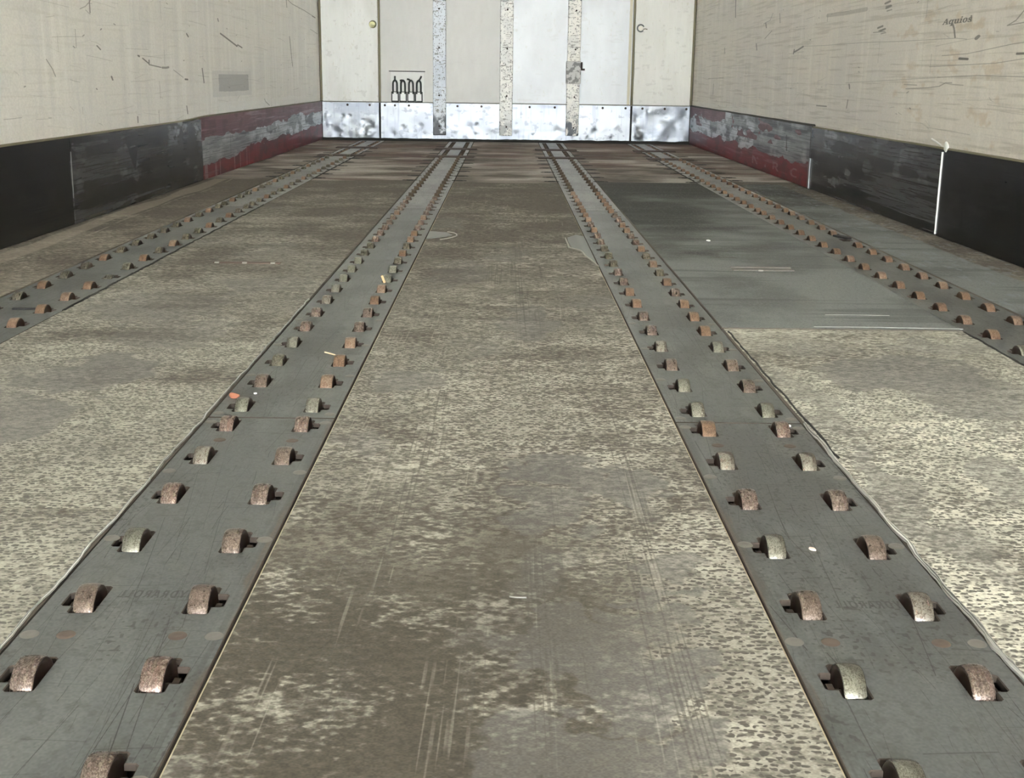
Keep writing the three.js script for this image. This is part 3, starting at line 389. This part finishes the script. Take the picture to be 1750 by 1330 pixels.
// ───────────────────────── kick strips along the side walls ─────────────────────────
const kickScuffs = (seed, draw) => { const r = rng(seed); return strokes(2048, 256, BACK, -2.7, 0, 0.26, (p) => { for (let i = 0; i < 900; i++) { const z = BACK + 5.6 * r(), y = 0.26 * r(), l = 0.05 + 0.4 * r() ** 2; p.line([[z, y], [z + l, y + (r() - 0.5) * 0.012]], 0.8 + 2.4 * r() ** 2, 0.2 + 0.5 * r()); } if (draw) draw(p); }); };
const darkL = kickScuffs(31, (p) => { for (let k = 0; k <= 12; k++) { const t = k / 12; if (t < 0.55 && k % 3 === 1) continue; p.line([[-4.15 + 0.05 * t, 0.222 - 0.1 * t], [-4.02 - 0.075 * t, 0.215 - 0.095 * t]], 9, 0.9); } p.line([[-4.15, 0.222], [-4.1, 0.115], [-4.02, 0.218]], 6, 1); p.line([[-4.86, 0.23], [-4.87, 0.185]], 5, 0.9); p.line([[-5.0, 0.235], [-5.02, 0.2], [-5.025, 0.03]], 4, 0.8); p.line([[-5.547, 0.245], [-5.548, 0.06]], 2.5, 0.6); p.line([[-3.505, 0.23], [-3.5, 0.19]], 6, 0.9); });
const paleL = kickScuffs(33), paleR = kickScuffs(37, (p) => { p.line([[-4.3, 0.21], [-4.28, 0.2]], 4, 0.9); p.line([[-5.0, 0.12], [-4.99, 0.01]], 4, 0.8); }), darkR = kickScuffs(35, (p) => { p.line([[-5.02, 0.23], [-5.005, 0.05]], 4, 0.9); p.line([[-5.45, 0.19], [-5.43, 0.13]], 9, 0.8); p.line([[-4.55, 0.16], [-4.54, 0.06]], 4, 0.5); p.line([[-3.3, 0.1], [-3.29, 0.04]], 5, 0.8); p.line([[-3.2, 0.09], [-3.2, 0.05]], 4, 0.6); });
const letters = strokes(1024, 128, -8.349, -5.0, 0, 0.13, ({ g, X, Y }) => { g.globalAlpha = 0.8; g.fillStyle = '#fff'; g.save(); g.translate(X(-6.5), Y(0.025)); g.scale(1.5, 1); g.font = 'bold 52px sans-serif'; g.letterSpacing = '14px'; g.fillText('I NTR C', 0, 0); g.restore(); });
function kick(s) {
  const dark = s < 0 ? darkL : darkR, pale = s < 0 ? paleL : paleR, q = s < 0 ? 1000 : 1050;
  const state = (z, y) => { if (z > -5.02) return 0; const e = (fbm(z * 6, y * 30, q + 1, 4) - 0.5) * 0.06, low = s < 0 ? 0.1 + 0.013 * (z + 8.3) * -0.3 - 0.03 * sm(-6, -5.05, z) : 0.1 - 0.002 * (z + 8.3), top = s < 0 ? 0.162 + 0.028 * sm(-5.4, -7.8, z) : 0.2; if (y < low + e) return 1; if (s < 0 ? y > top + e : y > top + e && z < -7.0) return 2; if (s > 0 && y > 0.14 && fbm(z * 4, y * 14, q + 3, 3) > 0.66) return 2; return 3; };
  const colour = (z, y, o) => {
    const n = fbm(z * 1.8, y * 45, q, 4), m = fbm(z * 9, y * 20, q + 9, 4), k = state(z, y);
    if (k === 0) { const c = z < -3.49 ? 72 : 31; o[0] = c; o[1] = c; o[2] = c + 1; blend(o, [14, 14, 14], sm(0.44, 0.6, n) * (z < -3.49 ? 0.6 : 0.85)); blend(o, [c + 34, c + 34, c + 36], sm(0.54, 0.74, m) * 0.55); blend(o, [6, 6, 6], dark(z, y) * 0.9); blend(o, [104, 104, 104], pale(z, y) * 0.22); blend(o, [136, 139, 143], (s < 0 ? 0.8 : 0.5) * sm(0.5, 0.66, fbm(z * 14, y * 26, q + 7, 4)) * sm(-4.45, -4.7, z) * sm(0.15, 0.19, y)); }  // last blend: reflected glare painted into the plastic colour, broken up by noise
    else if (k === 1) { o[0] = 112; o[1] = 10; o[2] = 24; blend(o, [80, 12, 20], sm(0.4, 0.66, m)); blend(o, [130, 92, 92], sm(-7.2, -7.9, z) * 0.4 * sm(0.4, 0.6, n)); const drip = vn(z * 34, y * 3, q + 5); if (s < 0) blend(o, [150, 142, 138], 0.8 * sm(0.68, 0.76, drip) * sm(-6.3, -5.6, z)); else blend(o, [140, 124, 122], letters(z, y) * sm(0.3, 0.45, m)); blend(o, [140, 128, 126], sm(0.66, 0.76, n) * 0.5); blend(o, [60, 26, 30], dark(z, y) * 0.6); }
    else if (k === 2) { o[0] = 108; o[1] = 62; o[2] = 68; blend(o, [88, 42, 50], sm(0.42, 0.62, m)); blend(o, [160, 140, 142], sm(0.58, 0.76, n) * 0.7); blend(o, [70, 48, 52], dark(z, y) * 0.6); blend(o, [180, 172, 172], pale(z, y) * 0.4); }
    else { o[0] = 146; o[1] = 149; o[2] = 151; blend(o, [92, 96, 100], sm(0.46, 0.66, n)); blend(o, [206, 208, 210], sm(0.4, 0.8, m) * 0.6); if (z < -5.9) blend(o, [218, 221, 224], sm(0.4, 0.52, m) * 0.7 * sm(0.3, 0.5, fbm(z * 3, y * 12, q + 11, 3) + 0.12 * (-z - 6.9))); blend(o, [60, 62, 64], dark(z, y) * 0.8); blend(o, [224, 226, 226], pale(z, y) * 0.4); }  // paler patches towards the bulkhead: bright reflection painted into the bare metal
  };
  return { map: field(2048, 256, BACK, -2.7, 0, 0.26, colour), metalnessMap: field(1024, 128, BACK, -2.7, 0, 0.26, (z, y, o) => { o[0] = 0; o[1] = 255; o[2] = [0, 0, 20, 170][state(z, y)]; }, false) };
}
const kickSteel = std({ color: rgb(150, 152, 152), roughness: 0.45, metalness: 0.7 });
for (const s of [-1, 1]) {
  const b = structure(s < 0 ? 'baseboard_left' : 'baseboard_right', s < 0 ? 'kick strip of black plastic and red banded metal along the left wall' : 'kick strip of black plastic and red banded metal along the right wall');
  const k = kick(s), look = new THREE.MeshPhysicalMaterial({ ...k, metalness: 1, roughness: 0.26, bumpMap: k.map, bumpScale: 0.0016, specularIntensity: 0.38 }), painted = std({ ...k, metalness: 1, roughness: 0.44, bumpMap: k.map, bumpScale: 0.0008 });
  const plates = s < 0 ? [[BACK + 0.01, -5.026, 'metal kick plate with dark red bands'], [-5.022, -3.502, 'black plastic kick plate'], [-3.496, -0.9, 'black plastic kick plate']] : [[BACK + 0.01, -5.004, 'metal kick plate with a red lower band'], [-5.0, -3.488, 'black plastic kick plate'], [-3.48, -0.9, 'black plastic kick plate']];
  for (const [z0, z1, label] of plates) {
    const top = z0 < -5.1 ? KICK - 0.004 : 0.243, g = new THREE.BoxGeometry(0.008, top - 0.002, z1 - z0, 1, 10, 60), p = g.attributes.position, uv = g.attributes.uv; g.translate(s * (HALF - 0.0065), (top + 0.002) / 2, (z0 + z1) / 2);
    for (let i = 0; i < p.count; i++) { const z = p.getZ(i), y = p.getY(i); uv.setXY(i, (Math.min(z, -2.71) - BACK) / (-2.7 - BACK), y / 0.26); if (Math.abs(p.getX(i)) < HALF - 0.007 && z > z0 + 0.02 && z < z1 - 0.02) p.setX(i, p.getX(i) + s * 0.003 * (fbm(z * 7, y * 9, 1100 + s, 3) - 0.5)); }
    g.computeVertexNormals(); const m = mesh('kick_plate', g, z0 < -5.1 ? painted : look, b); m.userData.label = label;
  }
  for (const [z0, z1] of s < 0 ? [[BACK + 0.01, -0.9]] : [[-5.004, -0.9]]) mesh('edge_bead', tube(Array.from({ length: 24 }, (_, i) => { const z = z0 + (z1 - z0) * i / 23; return [s * (HALF - 0.006), (z < -5.02 ? KICK - 0.002 : 0.2445) + 0.0015 * (vn(i * 1.7, 3, 1200 + s) - 0.5), z]; }), 0.0045, 90, 6), std({ color: rgb(112, 106, 84), roughness: 0.7 }), b);
  if (s > 0) mesh('edge_bead', tube(Array.from({ length: 16 }, (_, i) => { const z = BACK + 0.01 + (-5.0 - BACK) * i / 15; return [HALF - 0.006, KICK - 0.002 - 0.0005 * (i % 3), z]; }), 0.006, 60, 6), std({ color: rgb(62, 58, 50), roughness: 0.7 }), b);
  // sealed joints
  const ragged = (x0, pts, r) => { const g = tube(pts, r, 40, 6), q = g.attributes.position; for (let i = 0; i < q.count; i++) q.setZ(i, q.getZ(i) + (fbm(q.getY(i) * 90, q.getZ(i) * 300, 1210, 3) - 0.5) * r * 1.2); g.computeVertexNormals(); return g; };
  const white = std({ color: rgb(226, 226, 222), roughness: 0.5 });
  if (s < 0) mesh('joint_seal', ragged(0, [[-HALF + 0.0115, 0.205, -3.5], [-HALF + 0.0115, 0.15, -3.498], [-HALF + 0.0115, 0.075, -3.496]], 0.0013), std({ color: rgb(104, 104, 102), roughness: 0.5 }), b);
  else { const g = mergeGeometries([ragged(0, [[HALF - 0.0115, 0.236, -3.486], [HALF - 0.0115, 0.12, -3.484], [HALF - 0.0115, 0.006, -3.482]], 0.003), (() => { const t = new THREE.SphereGeometry(0.009, 14, 10); t.scale(0.5, 1.6, 2.2); t.rotateX(0.5); t.translate(HALF - 0.008, 0.25, -3.47); return t; })(), tube([[HALF - 0.004, 0.248, -3.5], [HALF - 0.003, 0.258, -3.56], [HALF - 0.003, 0.266, -3.61]], 0.0028, 12, 6)]); mesh('joint_seal', g, white, b).userData.label = 'white sealant smeared down the joint'; }
  if (s > 0) mesh('joint_cover', box(0.004, 0.12, 0.022, HALF - 0.0125, 0.062, -4.998, 0.001), kickSteel, b);
}

// ───────────────────────── front bulkhead ─────────────────────────
const wallBack = structure('wall_back', 'pale front bulkhead with three riveted vertical posts');
mesh('backing', box(2 * HALF + 0.1, ROOF + 0.14, 0.05, 0, ROOF / 2 - 0.04, BACK - 0.045, 0.002), std({ color: rgb(46, 46, 42), roughness: 0.9 }), wallBack);
const panelTexture = (seed, base, low, marks) => field(512, 512, 0, 1, 0, 1, (u, v, o) => { const n = fbm(u * 3, v * 6, seed, 4), f = fbm(u * 30, v * 30, seed + 5, 3); o[0] = base[0]; o[1] = base[1]; o[2] = base[2]; blend(o, low, sm(0.42, 0.7, n) * 0.7); if (marks) { const k = fbm(u * 8, v * 110, seed + 9, 4); blend(o, [150, 147, 138], sm(0.7, 0.78, k) * marks); blend(o, [170, 162, 138], sm(0.73, 0.8, fbm(u * 40, v * 90, seed + 15, 3)) * marks); } gain(o, 0.985 + 0.03 * f); });
const backPanel = (x0, x1, texture, rough) => { const m = mesh('bulkhead_panel', box(x1 - x0, ROOF - KICK, 0.02, (x0 + x1) / 2, (ROOF + KICK) / 2, BACK - 0.01, 0.002), std({ map: texture, roughness: rough }), wallBack); return m; };
const tHold = (t) => { t.wrapS = t.wrapT = W; return t; };
backPanel(-HALF + 0.016, -0.852, tHold(panelTexture(1300, [222, 222, 217], [208, 207, 200], 0.2)), 0.4);
backPanel(-0.836, -0.002, tHold(panelTexture(1310, [203, 201, 195], [197, 196, 190], 0.05)), 0.42);
backPanel(0.0, 0.827, tHold(panelTexture(1320, [224, 228, 231], [212, 215, 218], 0.1)), 0.36);
backPanel(0.843, HALF - 0.016, tHold(panelTexture(1330, [220, 219, 211], [213, 211, 202], 0.18)), 0.4);
const olive = std({ color: rgb(126, 120, 96), roughness: 0.75 });
for (const [x, w] of [[-HALF + 0.0085, 0.014], [-0.844, 0.0145], [0.835, 0.0145], [HALF - 0.0085, 0.014]]) mesh('joint_seal', box(w, ROOF - KICK, 0.014, x, (ROOF + KICK) / 2, BACK - 0.009, 0.003), olive, wallBack);
mesh('joint_seal', box(0.018, ROOF - KICK, 0.004, 0.812, (ROOF + KICK) / 2, BACK + 0.0012, 0.001), std({ color: rgb(206, 200, 178), roughness: 0.6 }), wallBack);

// galvanised kick plates of the bulkhead, dented by loads
const baseBack = structure('baseboard_back', 'bright dented galvanised kick plates across the bulkhead');
const zincTexture = field(1024, 256, -1.24, 1.24, 0, 0.26, (x, y, o) => { const n = fbm(x * 6, y * 9, 1400, 4), v = fbm(x * 60, y * 5, 1410, 3), c = fbm(x * 30, y * 40, 1420, 3); o[0] = 161; o[1] = 165; o[2] = 168; blend(o, [146, 151, 159], sm(0.46, 0.7, n) * 0.8); blend(o, [132, 137, 145], sm(0.58, 0.74, v) * 0.5); blend(o, [112, 116, 121], sm(0.64, 0.76, c) * 0.5); if (Math.abs(x) > 0.84) blend(o, [122, 126, 133], 0.6 * sm(0.4, 0.62, fbm(x * 9, y * 14, 1430, 4))); });
const zinc = std({ map: zincTexture, metalness: 0.7, roughness: 0.42 });
const dentRandom = rng(404);
for (const [x0, x1, n, low] of [[-HALF + 0.014, -0.851, 34, 0.16], [-0.837, 0.828, 46, 0.1], [0.842, HALF - 0.014, 40, 0.22]]) {
  const dents = Array.from({ length: n }, () => [x0 + (x1 - x0) * dentRandom(), 0.015 + low * dentRandom(), 0.009 + 0.024 * dentRandom() ** 1.5, (dentRandom() - 0.55) * 0.012]);
  if (x0 < -1) for (let k = 0; k < 16; k++) dents.push([-1.0 + 0.14 * dentRandom(), 0.02 + 0.09 * dentRandom(), 0.008 + 0.014 * dentRandom(), (dentRandom() - 0.5) * 0.016]);
  if (x0 > 0) { for (let k = 0; k < 14; k++) dents.push([0.85 + 0.05 * dentRandom(), 0.02 + 0.14 * dentRandom(), 0.01 + 0.014 * dentRandom(), (dentRandom() - 0.4) * 0.018]); dents.push([1.06, 0.12, 0.04, 0.012], [1.05, 0.16, 0.05, -0.01]); }
  const g = new THREE.BoxGeometry(x1 - x0, KICK - 0.02, 0.012, Math.round((x1 - x0) / 0.005), 44, 1), p = g.attributes.position, uv = g.attributes.uv; g.translate((x0 + x1) / 2, KICK / 2 + 0.007, BACK - 0.002);
  for (let i = 0; i < p.count; i++) { const x = p.getX(i), y = p.getY(i); uv.setXY(i, (x + 1.24) / 2.48, y / 0.26); let d = 0.003 * (fbm(x * 5, y * 8, 1440, 3) - 0.5); for (const [a, b, r, h] of dents) { const q = ((x - a) ** 2 + (y - b) ** 2) / (r * r); if (q < 6) d += h * 0.55 * Math.exp(-q); } const edge = sm(x0, x0 + 0.03, x) * sm(x1, x1 - 0.03, x) * sm(KICK - 0.008, KICK - 0.03, y); p.setZ(i, p.getZ(i) + d * edge); if (y < 0.024) p.setY(i, y + 0.009 * (fbm(x * 16, 2, 1450, 3) - 0.5)); }
  g.computeVertexNormals(); const m = mesh('kick_plate', g, zinc, baseBack);
  const xs = x0 < -1 ? [-1.059, -0.911] : x0 > 0 ? [0.909, 1.058, 1.203] : [-0.81, -0.743, -0.65, -0.326, -0.166, 0.155, 0.323, 0.643, 0.796];
  for (const x of xs) { const q = mesh('screw', screwHead, axleMaterial, m); q.rotation.x = Math.PI / 2; q.scale.setScalar(1.3); q.position.set(x, 0.231, BACK + 0.0045); }
}
mesh('top_bead', tube([[-HALF + 0.02, KICK - 0.004, BACK + 0.001], [0, KICK - 0.003, BACK + 0.001], [HALF - 0.02, KICK - 0.004, BACK + 0.001]], 0.0045, 60, 6), std({ color: rgb(120, 118, 108), roughness: 0.7 }), baseBack);

// three load posts screwed to the bulkhead
const postTexture = (seed, tone, bare) => field(256, 1024, 0, 0.092, 0, 0.9, (x, y, o) => { const n = fbm(x * 150, y * 130, seed, 4), h = fbm(x * 30, y * 150, seed + 8, 3); o[0] = tone[0]; o[1] = tone[1]; o[2] = tone[2]; blend(o, [tone[0] - 22, tone[1] - 20, tone[2] - 16], sm(0.45, 0.7, fbm(x * 20, y * 12, seed + 3, 4)) * 0.6); blend(o, [112, 112, 110], sm(0.66, 0.72, n) * 0.8); blend(o, [130, 128, 122], sm(0.7, 0.75, h) * 0.8); const low = sm(0.19, 0.1, y + (fbm(x * 30, y * 20, seed + 4, 3) - 0.5) * 0.16); blend(o, [84, 88, 93], low * bare * sm(0.36, 0.52, fbm(x * 34, y * 26, seed + 5, 4))); });
[[-0.445, 1500, [212, 216, 222]], [-0.003, 1520, [228, 226, 220]], [0.441, 1540, [229, 226, 218]]].forEach(([x, seed, tone], i) => {
  const y0 = [0.04, 0.042, 0.047][i], t = postTexture(seed, tone, [1, 0.35, 1][i]); t.wrapS = t.wrapT = W; const g = box(0.086, ROOF - y0, 0.02, x, (ROOF + y0) / 2, BACK + 0.016, 0.006), p = g.attributes.position, uv = g.attributes.uv; for (let k = 0; k < p.count; k++) uv.setXY(k, (p.getX(k) - x + 0.046) / 0.092, p.getY(k) / 0.9);
  const m = mesh('load_post', g, std({ map: t, bumpMap: t, bumpScale: 0.002, metalness: 0.1, roughness: 0.5 }), wallBack); m.userData.label = ['bluish scuffed post left of centre', 'pale riveted post in the centre', 'cream post with a bare metal sleeve right of centre'][i];
  for (const y of [0.1, 0.3, 0.605, 0.85]) { const q = mesh('screw', screwHead, axleMaterial, m); q.rotation.x = Math.PI / 2; q.position.set(x + (i - 1) * 0.006 + 0.004, y, BACK + 0.0262); }
  if (i === 2) { const tm = field(128, 256, 0, 0.1, 0, 0.15, (a, b, o) => { const n = fbm(a * 60, b * 60, 1560, 4); o[0] = 166; o[1] = 164; o[2] = 159; blend(o, [104, 104, 100], sm(0.46, 0.62, n)); }); const sl = mesh('sleeve', box(0.098, 0.144, 0.026, x, 0.458, BACK + 0.016, 0.004), std({ map: tm, metalness: 0.3, roughness: 0.5 }), m); sl.userData.label = 'bare metal sleeve'; mesh('latch', mergeGeometries([box(0.012, 0.05, 0.018, x + 0.053, 0.5, BACK + 0.018, 0.002), box(0.03, 0.012, 0.012, x + 0.06, 0.478, BACK + 0.018, 0.002)]), axleMaterial, m); }
});

// ───────────────────────── roof, rear doorway, yard ─────────────────────────
const ceiling = structure('ceiling', 'translucent glass-fibre roof on aluminium bows');
mesh('roof_sheet', box(2 * HALF + 0.12, 0.004, REAR - BACK + 0.1, 0, ROOF + 0.034, (REAR + BACK) / 2, 0.001), new THREE.MeshPhysicalMaterial({ color: rgb(246, 244, 236), roughness: 1, transmission: 0.12, thickness: 0 }), ceiling);
for (let z = BACK + 0.3; z < REAR; z += 0.6) mesh('roof_bow', box(2 * HALF, 0.03, 0.04, 0, ROOF + 0.015, z, 0.004), dullSteel, ceiling);
const doorway = structure('door_1', 'open rear doorway frame');
for (const s of [-1, 1]) mesh('door_post', box(0.07, ROOF, 0.1, s * (HALF - 0.035), ROOF / 2, REAR + 0.06, 0.006), dullSteel, doorway);
mesh('door_header', box(2 * HALF, 0.12, 0.1, 0, ROOF - 0.06, REAR + 0.06, 0.006), dullSteel, doorway);
mesh('door_sill', box(2 * HALF, 0.1, 0.1, 0, -0.05, REAR + 0.06, 0.006), dullSteel, doorway);
const yard = mesh('ground', new THREE.CircleGeometry(40, 48).rotateX(-Math.PI / 2).translate(0, -1.25, 0), std({ color: rgb(150, 148, 143), roughness: 0.9 })); yard.userData = { kind: 'structure', label: 'concrete yard outside' };

// ───────────────────────── small things ─────────────────────────
// a white board with four black loops and white tags hanging from it
const boardThing = thing('tag_board', 'small white board at the foot of the bulkhead, behind four hanging tags', 'board', [-0.657, KICK, BACK + 0.0002]);
mesh('panel', box(0.222, 0.196, 0.004, 0, 0.098, 0.002, 0.0015), std({ color: rgb(220, 220, 216), roughness: 0.5 }), boardThing); mesh('top_rail', box(0.24, 0.006, 0.008, -0.004, 0.198, 0.004, 0.002), std({ color: rgb(70, 70, 66), roughness: 0.6 }), boardThing);
const loopBlack = std({ color: rgb(34, 40, 36), roughness: 0.6 }), tagWhite = std({ color: rgb(240, 240, 238), roughness: 0.5 });
[['leftmost of the four white tags, its black loop tied straight up to the rail', [[0, 0.138, 0], [0, 0.155, 0], [0, 0.165, 0]]], ['second white tag from the left, its black loop bent over to the left', [[0.004, 0.134, 0], [-0.01, 0.138, 0], [-0.02, 0.134, 0]]], ['third white tag from the left, its black loop with a long bent end', [[0, 0.132, 0], [-0.012, 0.142, 0], [-0.026, 0.146, 0]]], ['rightmost of the four white tags, its black loop slanting up to the right', [[0, 0.136, 0], [0.01, 0.15, 0], [0.018, 0.166, 0]]]].forEach(([label, end], i) => {
  const t = thing('hanging_tag', label, 'tag', [[-0.741, -0.688, -0.635, -0.583][i], 0.256, BACK + 0.0095], 'tags hanging on the bulkhead');
  mesh('loop', mergeGeometries([tube([[-0.013, 0.05, 0], [-0.0135, 0.1, 0], [-0.011, 0.126, 0], [0, 0.137, 0], [0.011, 0.126, 0], [0.0135, 0.1, 0], [0.013, 0.05, 0]], 0.0062, 40, 8), tube(end, 0.0055, 10, 8)]), loopBlack, t);
  mesh('rim', box(0.05, 0.07, 0.006, 0, 0.03, 0, 0.003), loopBlack, t); mesh('tag_face', box(0.036, 0.055, 0.004, 0, 0.033, 0.0025, 0.0018), tagWhite, t);
});
// a yellowish plug and a ring on the narrow bulkhead panels
{ const t = thing('plug', 'small yellowish round plug on the narrow left bulkhead panel', 'plug', [-0.887, 0.746, BACK]); const d = new THREE.SphereGeometry(0.021, 20, 12, 0, 6.3, 0, Math.PI / 2); d.rotateX(Math.PI / 2); d.scale(1, 1, 0.7); mesh('cap', d, std({ color: rgb(222, 220, 170), roughness: 0.35 }), t); const c = new THREE.TorusGeometry(0.021, 0.004, 8, 24); c.translate(0.004, 0.002, 0.002); mesh('collar', c, std({ color: rgb(120, 120, 90), roughness: 0.6 }), t); }
{ const t = thing('tie_ring', 'small dark steel ring on the narrow right bulkhead panel', 'ring', [0.877, 0.746, BACK]); const c = new THREE.TorusGeometry(0.022, 0.004, 8, 28, 5.2); c.rotateZ(0.4); c.translate(0, 0, 0.005); mesh('ring', c, std({ color: rgb(96, 100, 96), roughness: 0.45, metalness: 0.6 }), t); mesh('hook_end', tube([[0.016, -0.008, 0.005], [0.03, -0.004, 0.005], [0.044, -0.007, 0.004]], 0.0035, 12, 6), std({ color: rgb(140, 134, 112), roughness: 0.5 }), t); const p = new THREE.CylinderGeometry(0.014, 0.015, 0.004, 20); p.rotateX(Math.PI / 2); p.translate(0, 0, 0.002); mesh('base', p, std({ color: rgb(226, 220, 206), roughness: 0.5 }), t); }
// litter
function litter(name, label, category, geometry, material, [x, y, z], turn = 0, group) { const m = mesh(name, geometry, material); m.position.set(x, y, z); m.rotation.y = turn; m.userData = { label, category }; if (group) m.userData.group = group; return m; }
const chip = (w, l, h, seed) => { const r = rng(seed), pts = Array.from({ length: 9 }, (_, i) => { const a = i / 9 * 6.283, k = 0.75 + 0.4 * r(); return [Math.cos(a) * w / 2 * k, Math.sin(a) * l / 2 * k]; }); const s = new THREE.Shape(pts.map(([a, b]) => new THREE.Vector2(a, b))); const g = new THREE.ExtrudeGeometry(s, { depth: h * 0.5, bevelEnabled: true, bevelThickness: h * 0.25, bevelSize: h * 0.5, bevelSegments: 2 }); g.rotateX(-Math.PI / 2); g.translate(0, h * 0.25, 0); return g; };
{ const s = new THREE.Shape(); s.moveTo(-0.008, -0.004); s.quadraticCurveTo(-0.002, -0.013, 0.009, -0.004); s.quadraticCurveTo(0.011, 0, 0.006, 0.004); s.quadraticCurveTo(-0.004, 0.016, -0.008, 0.004); s.closePath(); const g = new THREE.ExtrudeGeometry(s, { depth: 0.002, bevelEnabled: true, bevelThickness: 0.0008, bevelSize: 0.0008, bevelSegments: 2 }); g.rotateX(-Math.PI / 2 + 0.25); litter('plastic_chip', 'orange curled chip lying at the left edge of the inner left roller track', 'chip', g, std({ color: rgb(166, 106, 82), roughness: 0.5 }), [-0.367, 0.0012, -1.6], 0.5).scale.setScalar(0.7); }
litter('crumb', 'white crumb on the inner left roller track behind the orange chip', 'crumb', chip(0.0026, 0.0034, 0.002, 3), tagWhite, [-0.343, PLATE_TOP, -1.622]);
litter('crumb', 'tiny pinkish white crumb between silver rollers of the inner right track', 'crumb', chip(0.003, 0.006, 0.002, 4), std({ color: rgb(226, 204, 190), roughness: 0.6 }), [0.289, PLATE_TOP, -1.07], 0.6);
litter('crumb', 'white crumb near the joint of the inner right roller track', 'crumb', chip(0.0026, 0.0034, 0.002, 5), tagWhite, [0.362, PLATE_TOP, -1.49]);
litter('crumb', 'white crumb on the far part of the grey painted board', 'crumb', chip(0.008, 0.014, 0.003, 6), tagWhite, [0.55, 0.0008, -3.3]);
litter('wood_splinter', 'pale wood splinter leaning on a roller far along the inner left track', 'splinter', box(0.005, 0.017, 0.003, 0, 0.0085, 0, 0.001).rotateZ(0.35), std({ color: rgb(206, 172, 130), roughness: 0.7 }), [-0.256, PLATE_TOP, -2.56], 0.2);
litter('wood_splinter', 'thin pale splinter beside a brown roller of the inner left track', 'splinter', tube([[-0.012, 0.011, 0], [0, 0.008, 0.001], [0.012, 0.004, 0.002]], 0.0013, 8, 5), std({ color: rgb(188, 170, 140), roughness: 0.7 }), [-0.267, PLATE_TOP, -1.84]);
litter('wire_bit', 'short bent wire lying on the middle board', 'wire', tube([[-0.0075, 0.001, -0.001], [-0.003, 0.001, 0.0005], [0.007, 0.001, 0.001]], 0.0009, 12, 6), dullSteel, [0.012, 0.0001, -0.951]);
litter('rubber_scrap', 'black rubber scrap lying where a roller is missing on the right', 'scrap', (() => { const g = chip(0.026, 0.05, 0.006, 12); g.rotateX(0.05); return g; })(), std({ color: rgb(22, 23, 25), roughness: 0.6 }), [0.942, 0.001, -3.4], 0.6);
litter('wood_strip', 'thin dark strip lying across the outermost left track under a rusty roller', 'strip', box(0.058, 0.003, 0.006, 0, 0.0015, 0, 0.001), rubber, [-0.878, PLATE_TOP, -2.215], 0.1);

renderer.render(scene, camera);
